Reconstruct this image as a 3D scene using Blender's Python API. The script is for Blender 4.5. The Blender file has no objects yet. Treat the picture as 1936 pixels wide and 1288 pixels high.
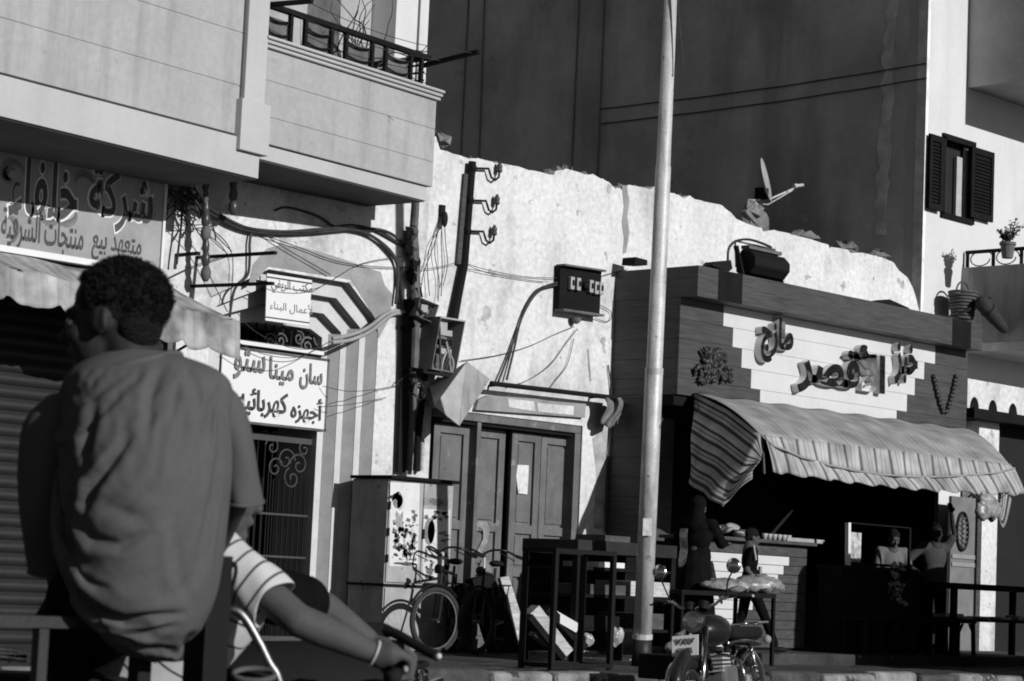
import bpy, bmesh, math, random
from mathutils import Vector, Matrix, noise as noise_
R = math.radians
random.seed(7)
sc = bpy.context.scene
C = sc.collection

# ------------------------------------------------------------------ camera
FPX, ZC = 4473.0, 1.05
TH, PITCH, ROLL = R(42.9), R(5.94), R(2.52)
_f = Vector((math.cos(TH)*math.cos(PITCH), math.sin(TH)*math.cos(PITCH), math.sin(PITCH)))
_r0 = Vector((math.sin(TH), -math.cos(TH), 0))
_u0 = _r0.cross(_f)
_r = _r0*math.cos(ROLL) + _u0*math.sin(ROLL)
_u = _u0*math.cos(ROLL) - _r0*math.sin(ROLL)
CAM = Vector((0, 0, ZC))
cam = bpy.data.cameras.new('camera')
cam.sensor_width = 36; cam.sensor_fit = 'HORIZONTAL'; cam.lens = FPX/1936*36
cam.clip_start = .1; cam.clip_end = 2000
cam.dof.use_dof = True; cam.dof.focus_distance = 26; cam.dof.aperture_fstop = 11
camo = bpy.data.objects.new('camera', cam); C.objects.link(camo)
camo.matrix_world = Matrix(((_r.x, _u.x, -_f.x, CAM.x), (_r.y, _u.y, -_f.y, CAM.y), (_r.z, _u.z, -_f.z, CAM.z), (0, 0, 0, 1)))
sc.camera = camo
# ------------------------------------------------------------------ sky, sun, exposure
SUN_EL, SUN_AZ = R(20), R(1.5)
SKY_STRENGTH, SUN_STRENGTH = .05, 5.0
sun_dir = Vector((math.sin(SUN_AZ)*math.cos(SUN_EL), -math.cos(SUN_AZ)*math.cos(SUN_EL), math.sin(SUN_EL)))
wd = bpy.data.worlds.new('World'); sc.world = wd; wd.use_nodes = True
nt = wd.node_tree
bg = nt.nodes['Background']; bg.inputs[1].default_value = SKY_STRENGTH
sky = nt.nodes.new('ShaderNodeTexSky'); sky.sky_type = 'NISHITA'; sky.sun_disc = False
sky.air_density = .55; sky.dust_density = .4; sky.sun_elevation = SUN_EL; sky.sun_rotation = R(180) - SUN_AZ
bw = nt.nodes.new('ShaderNodeRGBToBW')          # a black and white photograph: neutral sky light
nt.links.new(sky.outputs[0], bw.inputs[0]); nt.links.new(bw.outputs[0], bg.inputs[0])
sl = bpy.data.lights.new('sun', 'SUN'); sl.energy = SUN_STRENGTH; sl.angle = R(.5); sl.color = (1, 1, 1)
slo = bpy.data.objects.new('sun', sl); C.objects.link(slo)
slo.rotation_euler = sun_dir.to_track_quat('Z', 'Y').to_euler(); slo.location = (0, 0, 30)
sc.view_settings.view_transform = 'Standard'; sc.view_settings.look = 'None'
sc.view_settings.exposure = -.3; sc.view_settings.gamma = 1
sc.render.engine = 'CYCLES'
sc.cycles.filter_width = 1.9
sc.cycles.max_bounces = 4; sc.cycles.diffuse_bounces = 1

# ------------------------------------------------------------------ pixel -> place
def ray(u, v):
    return _f*FPX + _r*(u-968) + _u*(644-v)
def PY(u, v, y):
    d = ray(u, v); return CAM + d*(y/d.y)
def PX(u, v, x):
    d = ray(u, v); return CAM + d*(x/d.x)
def PZ(u, v, z):
    d = ray(u, v); return CAM + d*((z-ZC)/d.z)
def PD(u, v, dep):                               # at a distance along the view axis
    return CAM + ray(u, v)*(dep/FPX)
W = 18.0          # plane of the old street front
PAV = .33         # height of the pavement

# ------------------------------------------------------------------ mesh helpers
class Frame:
    def __init__(s, o, ang): s.o = Vector(o); s.ex = Vector((math.cos(ang), math.sin(ang), 0)); s.ey = Vector((-math.sin(ang), math.cos(ang), 0))
    def p(s, x, y, z): return s.o + s.ex*x + s.ey*y + Vector((0, 0, z))
    def plane(s, u, v, y):                       # frame coordinates of the pixel on the plane at depth y
        d = ray(u, v); n = s.ey
        t = ((s.o + s.ey*y) - CAM).dot(n)/d.dot(n)
        q = CAM + d*t - s.o
        return q.dot(s.ex), q.z
F0 = Frame((0, 0, 0), 0)

class MB:
    def __init__(s): s.v = []; s.f = []; s.uv = {}
    def add(s, vs, fs):
        b = len(s.v); s.v += [Vector(p) for p in vs]; s.f += [tuple(i+b for i in f) for f in fs]; return s
    def hexa(s, c):
        return s.add(c, [(0, 3, 2, 1), (4, 5, 6, 7), (0, 1, 5, 4), (1, 2, 6, 5), (2, 3, 7, 6), (3, 0, 4, 7)])
    def box(s, x0, x1, y0, y1, z0, z1, fr=F0):
        return s.hexa([fr.p(x0, y0, z0), fr.p(x1, y0, z0), fr.p(x1, y1, z0), fr.p(x0, y1, z0),
                       fr.p(x0, y0, z1), fr.p(x1, y0, z1), fr.p(x1, y1, z1), fr.p(x0, y1, z1)])
    def obox(s, c, a, b, d):                     # centre and three half axes
        c, a, b, d = Vector(c), Vector(a), Vector(b), Vector(d)
        return s.hexa([c-a-b-d, c+a-b-d, c+a+b-d, c-a+b-d, c-a-b+d, c+a-b+d, c+a+b+d, c-a+b+d])
    def bar(s, p, q, w, h=None, up=(0, 0, 1)):   # a squared bar between two points
        p, q = Vector(p), Vector(q); h = h or w; d = (q-p); t = d.normalized(); up = Vector(up)
        if abs(t.dot(up)) > .95: up = Vector((1, 0, 0))
        a = t.cross(up).normalized(); b = a.cross(t)
        return s.obox((p+q)/2, d/2, a*w/2, b*h/2)
    def prism(s, poly, d):
        n = len(poly); d = Vector(d); poly = [Vector(p) for p in poly]
        return s.add(poly+[p+d for p in poly], [tuple(range(n)), tuple(range(2*n-1, n-1, -1))] + [(i, i+n, (i+1) % n+n, (i+1) % n) for i in range(n)])
    def tube(s, pts, r, n=8, cap=True, closed=False):
        pts = [Vector(p) for p in pts]; m = len(pts); b = len(s.v)
        rs = r if isinstance(r, (list, tuple)) else [r]*m
        prev = None
        for i, p in enumerate(pts):
            if closed: t = pts[(i+1) % m]-pts[i-1]
            else: t = pts[min(i+1, m-1)]-pts[max(i-1, 0)]
            t = t.normalized() if t.length > 1e-9 else Vector((0, 0, 1))
            if prev is None:
                a = t.cross(Vector((0, 0, 1)))
                if a.length < .05: a = t.cross(Vector((1, 0, 0)))
            else: a = prev - t*prev.dot(t)
            if a.length < 1e-6: a = t.orthogonal()
            a.normalize(); prev = a; c = t.cross(a)
            for k in range(n):
                q = 2*math.pi*k/n; s.v.append(p + (a*math.cos(q)+c*math.sin(q))*rs[i])
        for i in range(m if closed else m-1):
            j = (i+1) % m
            for k in range(n): s.f.append((b+i*n+k, b+i*n+(k+1) % n, b+j*n+(k+1) % n, b+j*n+k))
        if cap and not closed:
            s.f.append(tuple(b+k for k in range(n-1, -1, -1))); s.f.append(tuple(b+(m-1)*n+k for k in range(n)))
        return s
    def lathe(s, prof, o, axis=(0, 0, 1), n=16):
        o, ax = Vector(o), Vector(axis).normalized(); a = ax.orthogonal().normalized(); c = ax.cross(a); b = len(s.v); m = len(prof)
        for (r, h) in prof:
            for k in range(n):
                q = 2*math.pi*k/n; s.v.append(o + ax*h + (a*math.cos(q)+c*math.sin(q))*max(r, 1e-4))
        for i in range(m-1):
            for k in range(n): s.f.append((b+i*n+k, b+i*n+(k+1) % n, b+(i+1)*n+(k+1) % n, b+(i+1)*n+k))
        s.f.append(tuple(b+k for k in range(n-1, -1, -1))); s.f.append(tuple(b+(m-1)*n+k for k in range(n)))
        return s
    def ball(s, c, r, n=10, m=7, rot=None):
        r = r if isinstance(r, (tuple, list)) else (r, r, r); b = len(s.v); c = Vector(c)
        for i in range(m+1):
            a = math.pi*i/m
            for k in range(n):
                q = 2*math.pi*k/n
                p = Vector((r[0]*math.sin(a)*math.cos(q), r[1]*math.sin(a)*math.sin(q), r[2]*math.cos(a)))
                if rot: p = rot @ p
                s.v.append(c+p)
        for i in range(m):
            for k in range(n): s.f.append((b+i*n+k, b+(i+1)*n+k, b+(i+1)*n+(k+1) % n, b+i*n+(k+1) % n))
        return s
    def grid(s, fn, nu, nv, wrap=False):         # fn(i/nu, j/nv) -> point; uv kept
        b = len(s.v)
        for j in range(nv+1):
            for i in range(nu+1): s.v.append(Vector(fn(i/nu, j/nv)))
        for j in range(nv):
            for i in range(nu):
                a = b+j*(nu+1)+i
                s.uv[len(s.f)] = [(i/nu, j/nv), ((i+1)/nu, j/nv), ((i+1)/nu, (j+1)/nv), (i/nu, (j+1)/nv)]
                s.f.append((a, a+1, a+nu+2, a+nu+1))
        return s
    def build(s, name, mat, parent=None, smooth=False, bevel=0, solid=0, loc=None):
        me = bpy.data.meshes.new(name)
        org = Vector(loc) if loc is not None else (parent_world(parent) if parent else Vector((0, 0, 0)))
        me.from_pydata([p-org for p in s.v], [], s.f)
        if s.uv:
            ul = me.uv_layers.new(name='uv')
            for fi, poly in enumerate(me.polygons):
                if fi in s.uv:
                    for k, li in enumerate(poly.loop_indices): ul.data[li].uv = s.uv[fi][k]
        bm = bmesh.new(); bm.from_mesh(me)
        bmesh.ops.remove_doubles(bm, verts=bm.verts, dist=1e-5)
        if not s.uv: bmesh.ops.recalc_face_normals(bm, faces=bm.faces)
        bm.to_mesh(me); bm.free()
        o = bpy.data.objects.new(name, me); C.objects.link(o)
        if mat: me.materials.append(mat)
        if smooth:
            for p in me.polygons: p.use_smooth = True
        if solid:
            m = o.modifiers.new('solid', 'SOLIDIFY'); m.thickness = solid; m.offset = 0
        if bevel:
            m = o.modifiers.new('bevel', 'BEVEL'); m.width = bevel; m.segments = 2; m.limit_method = 'ANGLE'; m.angle_limit = R(40)
        if parent:
            o.parent = parent; ORG[o.name] = org
            o.location = org - parent_world(parent)
        else:
            o.location = org; ORG[o.name] = org
        return o
ORG = {}
def parent_world(o): return ORG.get(o.name, Vector((0, 0, 0)))

def tag(o, label=None, cat=None, group=None, kind=None):
    if label: o['label'] = label
    if cat: o['category'] = cat
    if group: o['group'] = group
    if kind: o['kind'] = kind
    return o
def thing(name, loc, label, cat, group=None):
    o = bpy.data.objects.new(name, None); C.objects.link(o); o.location = loc; o.empty_display_size = .2
    ORG[o.name] = Vector(loc); return tag(o, label, cat, group)
def piece(src, parent, dloc, name=None):         # another piece with the same mesh
    o = src.copy(); C.objects.link(o); o.parent = parent; o.location = src.location + Vector(dloc); ORG[o.name] = ORG[src.name] + Vector(dloc)
    return o

def catmull(pts, k=6):
    pts = [Vector(p) for p in pts]; out = []
    for i in range(len(pts)-1):
        p0, p1, p2, p3 = pts[max(i-1, 0)], pts[i], pts[i+1], pts[min(i+2, len(pts)-1)]
        for j in range(k):
            t = j/k
            out.append(.5*((2*p1)+(p2-p0)*t+(2*p0-5*p1+4*p2-p3)*t*t+(3*p1-p0-3*p2+p3)*t**3))
    out.append(pts[-1]); return out

# ------------------------------------------------------------------ materials (all neutral greys)
def mat(name, v, rough=.85, var=.18, scale=2.5, bump=.15, bscale=60, metal=0, spec=.3, stain=0, sscale=(1.2, 1.2, .25), peel=0, peelv=.15, pscale=1.3, fine=.08, grain=None, spots=0):
    m = bpy.data.materials.new(name); m.use_nodes = True; t = m.node_tree; N, L = t.nodes, t.links
    b = N['Principled BSDF']; b.inputs['Roughness'].default_value = rough; b.inputs['Metallic'].default_value = metal
    b.inputs['Specular IOR Level'].default_value = spec
    tc = N.new('ShaderNodeTexCoord'); co = tc.outputs['Object']
    def noise(s, det=5, vec=None, r=.6):
        n = N.new('ShaderNodeTexNoise'); n.inputs['Scale'].default_value = s; n.inputs['Detail'].default_value = det; n.inputs['Roughness'].default_value = r
        L.new(vec or co, n.inputs['Vector']); return n.outputs['Fac']
    def rng(x, a, c, lo, hi):
        n = N.new('ShaderNodeMapRange'); L.new(x, n.inputs[0]); n.inputs[1].default_value = a; n.inputs[2].default_value = c; n.inputs[3].default_value = lo; n.inputs[4].default_value = hi; return n.outputs[0]
    def mul(x, y):
        n = N.new('ShaderNodeMath'); n.operation = 'MULTIPLY'; L.new(x, n.inputs[0])
        if hasattr(y, 'node'): L.new(y, n.inputs[1])
        else: n.inputs[1].default_value = y
        return n.outputs[0]
    def mapping(sv):
        n = N.new('ShaderNodeMapping'); n.inputs['Scale'].default_value = sv; L.new(co, n.inputs[0]); return n.outputs[0]
    c = rng(noise(scale), .3, .7, v*(1-var), v*(1+var))
    if fine: c = mul(c, rng(noise(scale*14, 4), .3, .7, 1-fine, 1+fine))
    if grain: c = mul(c, rng(noise(1, 6, mapping(grain)), .32, .68, .62, 1.3))
    if stain: c = mul(c, rng(noise(1, 5, mapping(sscale)), .5, .72, 1, 1-stain))
    if spots: c = mul(c, rng(noise(9, 3), .66, .74, 1, 1-spots))
    if peel:
        msk = rng(noise(pscale, 7, None, .65), .56+.12*(1-peel), .575+.12*(1-peel), 0, 1)
        n = N.new('ShaderNodeMix'); n.data_type = 'FLOAT'; L.new(msk, n.inputs[0]); L.new(c, n.inputs[2])
        L.new(rng(noise(11), .3, .7, peelv*.7, peelv*1.3), n.inputs[3]); c = n.outputs[0]
    L.new(c, b.inputs['Base Color'])
    if bump:
        n = N.new('ShaderNodeBump'); n.inputs['Strength'].default_value = bump; n.inputs['Distance'].default_value = .02
        L.new(noise(bscale, 4), n.inputs['Height']); L.new(n.outputs[0], b.inputs['Normal'])
    return m
def emit_free(name, v, **k): return mat(name, v, **k)

def stripe_mat(name, ramp, freq, axis='U', rough=.9, var=.1, thin=.3):
    """woven stripes: ramp = [(pos, value)...] repeated freq times along uv U or V"""
    m = bpy.data.materials.new(name); m.use_nodes = True; t = m.node_tree; N, L = t.nodes, t.links
    b = N['Principled BSDF']; b.inputs['Roughness'].default_value = rough; b.inputs['Specular IOR Level'].default_value = .15
    uv = N.new('ShaderNodeUVMap'); sp = N.new('ShaderNodeSeparateXYZ'); L.new(uv.outputs[0], sp.inputs[0])
    x = N.new('ShaderNodeMath'); x.operation = 'MULTIPLY'; x.inputs[1].default_value = freq; L.new(sp.outputs[0 if axis == 'U' else 1], x.inputs[0])
    fr = N.new('ShaderNodeMath'); fr.operation = 'FRACT'; L.new(x.outputs[0], fr.inputs[0])
    cr = N.new('ShaderNodeValToRGB'); cr.color_ramp.interpolation = 'CONSTANT'; L.new(fr.outputs[0], cr.inputs[0])
    el = cr.color_ramp.elements
    el[0].position = ramp[0][0]; el[0].color = (ramp[0][1],)*3+(1,)
    el[1].position = ramp[1][0]; el[1].color = (ramp[1][1],)*3+(1,)
    for p, v in ramp[2:]:
        e = el.new(p); e.color = (v, v, v, 1)
    tc = N.new('ShaderNodeTexCoord'); n = N.new('ShaderNodeTexNoise'); n.inputs['Scale'].default_value = 3; n.inputs['Detail'].default_value = 6; L.new(tc.outputs['Object'], n.inputs['Vector'])
    mr = N.new('ShaderNodeMapRange'); mr.inputs[1].default_value = .3; mr.inputs[2].default_value = .7; mr.inputs[3].default_value = 1-var*1.6; mr.inputs[4].default_value = 1+var; L.new(n.outputs[0], mr.inputs[0])
    bwn = N.new('ShaderNodeRGBToBW'); L.new(cr.outputs[0], bwn.inputs[0])
    mm = N.new('ShaderNodeMath'); mm.operation = 'MULTIPLY'; L.new(bwn.outputs[0], mm.inputs[0]); L.new(mr.outputs[0], mm.inputs[1])
    L.new(mm.outputs[0], b.inputs['Base Color'])
    tr = N.new('ShaderNodeBsdfTranslucent'); L.new(mm.outputs[0], tr.inputs[0]); mx = N.new('ShaderNodeMixShader'); mx.inputs[0].default_value = thin   # thin cloth lets some light through
    L.new(b.outputs[0], mx.inputs[1]); L.new(tr.outputs[0], mx.inputs[2]); L.new(mx.outputs[0], N['Material Output'].inputs[0])
    return m

G = {}
G['left_wall'] = mat('left_wall_paint', .36, var=.1, scale=1.1, bump=.12, bscale=40, stain=.26, sscale=(3.5, 3.5, .35), fine=.07, spots=.15)
G['left_trim'] = mat('left_trim_paint', .44, var=.05, scale=1.5, bump=.05, stain=.12, fine=.03)
G['plaster'] = mat('old_plaster', .61, var=.12, scale=1.1, bump=.5, bscale=14, stain=.42, sscale=(1.7, 1.7, .9), peel=.56, peelv=.38, pscale=3.4, spots=.45, fine=.16)
G['plaster2'] = mat('old_plaster_bare', .27, var=.25, scale=3, bump=.4, bscale=30, stain=.4)
G['rubble'] = mat('broken_edge', .16, var=.35, scale=6, bump=.6, bscale=30)
G['side'] = mat('shaded_render', .68, var=.28, scale=.6, bump=.3, bscale=14, peel=.42, peelv=.5, pscale=.8, stain=.5, sscale=(.6, .6, .12), fine=.05)
G['side_patch'] = mat('mortar_patch', .8, var=.3, scale=3, bump=.5, bscale=20)
G['white_wall'] = mat('white_render', .6, var=.05, scale=1, bump=.06, stain=.12, fine=.03)
G['black'] = mat('black_iron', .009, rough=.7, var=.2, bump=.05, spec=.15)
G['rubber'] = mat('black_rubber', .010, rough=.8, bump=.05, spec=.15)
G['cable'] = mat('cable_sheath', .03, rough=.6, bump=0, var=.4, scale=5)
G['cable_grey'] = mat('grey_cable', .28, rough=.6, bump=0, var=.2, scale=5)
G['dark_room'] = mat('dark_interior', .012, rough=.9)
G['wood_dark'] = mat('dark_wood_cladding', .06, rough=.55, var=.12, scale=1.5, bump=.1, bscale=60, grain=(3, 3, 55), fine=0)
G['wood_white'] = mat('pale_cladding', .56, rough=.6, var=.05, bump=.05, grain=None, fine=.04)
G['wood_door'] = mat('weathered_door', .13, rough=.8, var=.25, scale=3, bump=.3, bscale=45, peel=.4, peelv=.2, pscale=6, stain=.4, sscale=(5, 5, .8), spots=.3)
G['wood_black'] = mat('blackened_wood', .010, rough=.85, var=.3, scale=4, bump=.2, spec=.1)
G['wood_pale'] = mat('pale_board', .42, rough=.7, var=.15, grain=(4, 4, 40), scale=3)
G['wood_mid'] = mat('brown_board', .06, rough=.7, var=.2, grain=(6, 6, 30), scale=3)
G['metal_grey'] = mat('grey_sheet_metal', .33, rough=.6, var=.22, scale=4, peel=.3, peelv=.15, pscale=5, bump=.04, stain=.35, sscale=(3, 3, .8), spec=.4)
G['metal_dark'] = mat('dark_sheet_metal', .11, rough=.75, var=.45, scale=3, bump=.06, stain=.4, sscale=(4, 4, 1))
G['galv'] = mat('galvanised_steel', .48, rough=.5, var=.12, scale=6, bump=.05, metal=.1, spec=.5, stain=.6, sscale=(9, 9, 1.2), spots=.7, fine=.25)
G['chrome'] = mat('chrome', .6, rough=.16, metal=1, var=.05, bump=0)
G['tank'] = mat('gloss_black_paint', .012, rough=.35, spec=.3, bump=0)
G['sign_white'] = mat('white_sign_face', .68, rough=.45, var=.03, bump=0, stain=.08, fine=.02)
G['ink'] = mat('dark_sign_ink', .06, rough=.6, var=.3, scale=14, bump=0)
G['ink2'] = mat('grey_sign_ink', .2, rough=.6, var=.3, scale=30, bump=0)
G['cream'] = mat('cream_moulding', .52, var=.1, scale=3, bump=.15, stain=.2)
G['shutter'] = mat('shutter_metal', .026, rough=.5, var=.12, scale=2, bump=.04, stain=.4, sscale=(3, 3, 1), metal=.2)
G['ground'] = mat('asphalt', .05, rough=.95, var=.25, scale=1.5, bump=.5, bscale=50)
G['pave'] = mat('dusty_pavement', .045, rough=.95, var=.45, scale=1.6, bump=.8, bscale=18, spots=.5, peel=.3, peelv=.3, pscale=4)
G['kerb_w'] = mat('worn_white_kerb', .2, rough=.95, var=.6, scale=3, bump=.9, bscale=20, spots=.7, peel=.9, peelv=.05, pscale=2.5)
G['kerb_d'] = mat('worn_dark_kerb', .06, rough=.9, var=.5, scale=4, bump=.8, bscale=25)
G['skin'] = mat('dark_skin', .02, rough=.7, var=.1, scale=8, bump=.05, bscale=120, spec=.35)
G['skin2'] = mat('brown_skin', .07, rough=.7, var=.18, scale=14, bump=.12, bscale=150, spec=.2)
G['hair'] = mat('black_hair', .008, rough=.7, var=.4, scale=60, bump=.9, bscale=160, spec=.2)
G['cloth_black'] = mat('black_cloth', .007, rough=.95, var=.3, scale=8, bump=.2, spec=.02)
G['cloth_grey'] = mat('grey_cloth', .12, rough=.95, var=.1, scale=8, bump=.2, spec=.1)
G['cloth_dark'] = mat('dark_cloth', .035, rough=.95, var=.2, scale=8, bump=.2, spec=.1)
G['cloth_pale'] = mat('pale_cloth', .4, rough=.95, var=.15, scale=8, bump=.2, spec=.1)
G['glass'] = mat('dark_glass', .03, rough=.08, spec=.5, bump=0)
G['porcelain'] = mat('porcelain', .35, rough=.3, var=.15, bump=0)
G['porc_dark'] = mat('brown_porcelain', .05, rough=.3, var=.15, bump=0)
G['plastic_bag'] = mat('clear_bag', .27, rough=.25, var=.5, scale=9, bump=.8, bscale=14, spec=.6)
G['bread'] = mat('flat_bread', .3, rough=.8, var=.5, scale=14, bump=.5)
G['leaf'] = mat('leaf_green', .07, rough=.6, var=.4, scale=12)
G['clay'] = mat('clay_pot', .12, rough=.8)
G['wicker'] = mat('wicker', .08, rough=.8, var=.3, scale=20, bump=.4)

# ------------------------------------------------------------------ arabic lettering from the built-in font
_AR = {'ء': (0xFE80, 1), 'آ': (0xFE81, 2), 'أ': (0xFE83, 2), 'ؤ': (0xFE85, 2), 'إ': (0xFE87, 2), 'ئ': (0xFE89, 4), 'ا': (0xFE8D, 2), 'ب': (0xFE8F, 4), 'ة': (0xFE93, 2), 'ت': (0xFE95, 4), 'ث': (0xFE99, 4), 'ج': (0xFE9D, 4), 'ح': (0xFEA1, 4), 'خ': (0xFEA5, 4), 'د': (0xFEA9, 2), 'ذ': (0xFEAB, 2), 'ر': (0xFEAD, 2), 'ز': (0xFEAF, 2), 'س': (0xFEB1, 4), 'ش': (0xFEB5, 4), 'ص': (0xFEB9, 4), 'ض': (0xFEBD, 4), 'ط': (0xFEC1, 4), 'ظ': (0xFEC5, 4), 'ع': (0xFEC9, 4), 'غ': (0xFECD, 4), 'ف': (0xFED1, 4), 'ق': (0xFED5, 4), 'ك': (0xFED9, 4), 'ل': (0xFEDD, 4), 'م': (0xFEE1, 4), 'ن': (0xFEE5, 4), 'ه': (0xFEE9, 4), 'و': (0xFEED, 2), 'ى': (0xFEEF, 2), 'ي': (0xFEF1, 4)}
def shape(txt):
    out = []; i = 0; joined = False
    while i < len(txt):
        ch = txt[i]
        if ch not in _AR: out.append(ch); joined = False; i += 1; continue
        if ch == 'ل' and i+1 < len(txt) and txt[i+1] in 'اأإ':
            base = {'ا': 0xFEFB, 'أ': 0xFEF7, 'إ': 0xFEF9}[txt[i+1]]
            out.append(chr(base+(1 if joined else 0))); joined = False; i += 2; continue
        code, n = _AR[ch]
        nxt = i+1 < len(txt) and txt[i+1] in _AR and _AR[txt[i+1]][1] > 1 and n == 4
        out.append(chr(code + (0 if n == 1 else (3 if nxt else 1) if joined else (2 if nxt else 0))))
        joined = nxt; i += 1
    return ''.join(reversed(out))
def lettering(name, txt, o, ex, ey, w, h, mt, parent, depth=.004, bold=.0, arabic=True, nrm=None):
    """text fitted to a w x h field whose lower left corner is o"""
    cu = bpy.data.curves.new(name, 'FONT'); cu.body = shape(txt) if arabic else txt
    cu.extrude = .5; cu.offset = bold; cu.resolution_u = 3
    to = bpy.data.objects.new(name, cu); C.objects.link(to)
    me = bpy.data.meshes.new_from_object(to.evaluated_get(bpy.context.evaluated_depsgraph_get()))
    bpy.data.objects.remove(to); bpy.data.curves.remove(cu)
    xs = [v.co.x for v in me.vertices]; ys = [v.co.y for v in me.vertices]
    x0, x1, y0, y1 = min(xs), max(xs), min(ys), max(ys)
    ex, ey = Vector(ex), Vector(ey); nz = Vector(nrm) if nrm else ex.cross(ey).normalized(); org = parent_world(parent)
    for v in me.vertices:
        v.co = Vector(o) + ex*((v.co.x-x0)/(x1-x0)*w) + ey*((v.co.y-y0)/(y1-y0)*h) + nz*((v.co.z+.5)*depth) - org
    me.update(); me.materials.clear(); me.materials.append(mt)
    ob = bpy.data.objects.new(name, me); C.objects.link(ob); ob.parent = parent; ORG[ob.name] = org
    return ob
# ================================================================== ground
m = MB(); m.box(-150, 250, -150, 250, -.5, 0); tag(m.build('road', G['ground']), kind='structure')
KERB = 13.45
def pave_pt(i, j):
    x, y = -10+70*i, KERB+.18+(20-KERB)*j
    z = PAV + .012*math.sin(x*2.3+y*3.1) + .012*math.sin(x*5.1-y*2.2)
    return (x, y, z)
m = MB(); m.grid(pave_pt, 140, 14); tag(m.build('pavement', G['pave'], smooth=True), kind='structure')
kerb = tag(bpy.data.objects.new('kerb', None), kind='structure'); C.objects.link(kerb); kerb.location = (0, KERB, 0); ORG['kerb'] = Vector((0, KERB, 0))
x = -6.0; k = 0
while x < 42:
    L_ = random.uniform(.7, .95); m = MB(); dz = random.uniform(-.02, .02); dy = random.uniform(-.03, .02)
    m.box(x+.012, x+L_-.012, KERB+dy, KERB+.2+dy, 0, PAV+.02+dz)
    m.build('kerb_stone', G['kerb_w'] if k % 3 else G['kerb_d'], kerb, bevel=.05); x += L_; k += 1
m = MB()
for i in range(160):
    x = random.uniform(8, 30); y = random.choice([random.uniform(13.9, 17.9), random.uniform(17, 17.95)]); s = random.uniform(.006, .02)
    m.ball((x, y, PAV+s*.5), (s, s*random.uniform(.6, 1.2), s*.7), 6, 4)
tag(m.build('litter_stones', G['pave']), 'small stones and grit scattered on the pavement', 'grit', kind='stuff')

# ================================================================== left building
AL = R(6.5)
P0 = PY(805, 375, 17.15); LF = Frame((P0.x, P0.y, 0), AL)      # frame of its upper front
def LP(u, v, y=0): return LF.plane(u, v, y)
LB = thing('left_building', LF.p(-4, 0, 0), 'pale corner building with overhanging upper floor and balcony above the shop signs', 'building')
def lbx(name, mt, x0, x1, y0, y1, z0, z1, bevel=.006, parent=None):
    m = MB(); m.box(x0, x1, y0, y1, z0, z1, LF); return m.build(name, mt, parent or LB, bevel=bevel)
sP, zA = LP(462, 30)                              # left edge of the pilaster
_, zB0 = LP(0, 224); _, zB1 = LP(0, 139); sE, _ = LP(485, 320)
zB0 = LP(240, 279.5)[1]; zB1 = LP(240, 202)[1]    # lower band bottom / top
zJ1 = LP(200, 90)[1]; zJ2 = LP(380, 38)[1]
TOP = 11.0
lbx('lower_band', G['left_trim'], -14, sE, -.03, 1.6, zB0, zB1-.015)
lbx('wall_panel', G['left_wall'], -14, sP-.005, .0, .5, zB1+.012, zJ1-.0025)
lbx('wall_panel', G['left_wall'], -14, sP-.005, .0, .5, zJ1+.0025, zJ2-.0025)
lbx('wall_panel', G['left_wall'], -14, sP-.005, .0, .5, zJ2+.0025, TOP)
lbx('core', G['left_wall'], -14, sP+.2, .45, 9, zB0+.05, TOP-.05, 0)
# pilaster with its block
s0, _ = LP(462, 60); s1, _ = LP(503, 60); zb1 = LP(470, 192)[1]; zb0 = LP(468, 290)[1]
sb0, _ = LP(444, 240); sb1, _ = LP(499, 240)
lbx('pilaster', G['left_trim'], s0, s0+(s1-s0)*.42, -.05, .4, zb1, TOP)
lbx('pilaster', G['left_trim'], s0+(s1-s0)*.45, s1, -.035, .4, zb1, TOP)
lbx('pilaster_block', G['left_trim'], sb0, sb1, -.08, .4, zb0, zb1-.004)
# balcony
sR, _ = LP(823, 300); zC0 = LP(660, 311+4)[1]; zC1 = LP(660, 338)[1]
zcor0 = LP(660, 134)[1]; zcor1 = LP(660, 112)[1]
zbot = LP(660, 341)[1]; zbtop = LP(660, 313)[1]
zq1 = LP(660, 196)[1]; zq2 = LP(660, 262)[1]
zc0 = LP(660, 139)[1]; zc1 = LP(660, 117)[1]
lbx('balcony_panel', G['left_wall'], s1+.004, sR, .02, .14, zbtop+.008, zq2-.0015)
lbx('balcony_panel', G['left_wall'], s1+.004, sR, .02, .14, zq2+.0015, zq1-.0015)
lbx('balcony_panel', G['left_wall'], s1+.004, sR, .02, .14, zq1+.0015, zc0)
lbx('balcony_panel_backing', G['left_wall'], s1+.004, sR-.006, .028, .13, zbtop+.02, zc0-.01, 0)
lbx('wall_panel_backing', G['left_wall'], -14, sP-.01, .008, .44, zB1+.02, TOP-.02, 0)
lbx('balcony_slab', G['left_trim'], s1-.3, sR-.05, .05, 1.3, zbot, zbtop-.004)
lbx('balcony_end_wall', G['left_wall'], sR-.14, sR-.003, .14, 1.3, zbtop, zc0)
soffit_shade = mat('shade_dark_soffit', .085, var=.2, scale=3, bump=.2)  # thin sheets under the overhang; underside shade is put into their dark colour
lbx('soffit_shade_sheet', soffit_shade, -14, sE-.02, -.0, 1.62, zB0-.012, zB0-.001, 0)
lbx('soffit_shade_sheet', soffit_shade, s1-.28, sR-.07, .07, 1.32, zbot-.012, zbot-.001, 0)
h = (zc1-zc0)/3
for i in range(3):
    m = MB(); ww = .05+.02*i
    a, b = LF.p(s1-.02, .05, zc0+h*(i+.5)), LF.p(sR+.03+.01*i, .05, zc0+h*(i+.5))
    m.obox((a+b)/2, (b-a)/2, LF.ey*(ww+.02), Vector((0, 0, h*.44))); m.build('cornice_moulding', G['left_trim'], LB, bevel=h*.4)
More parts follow.
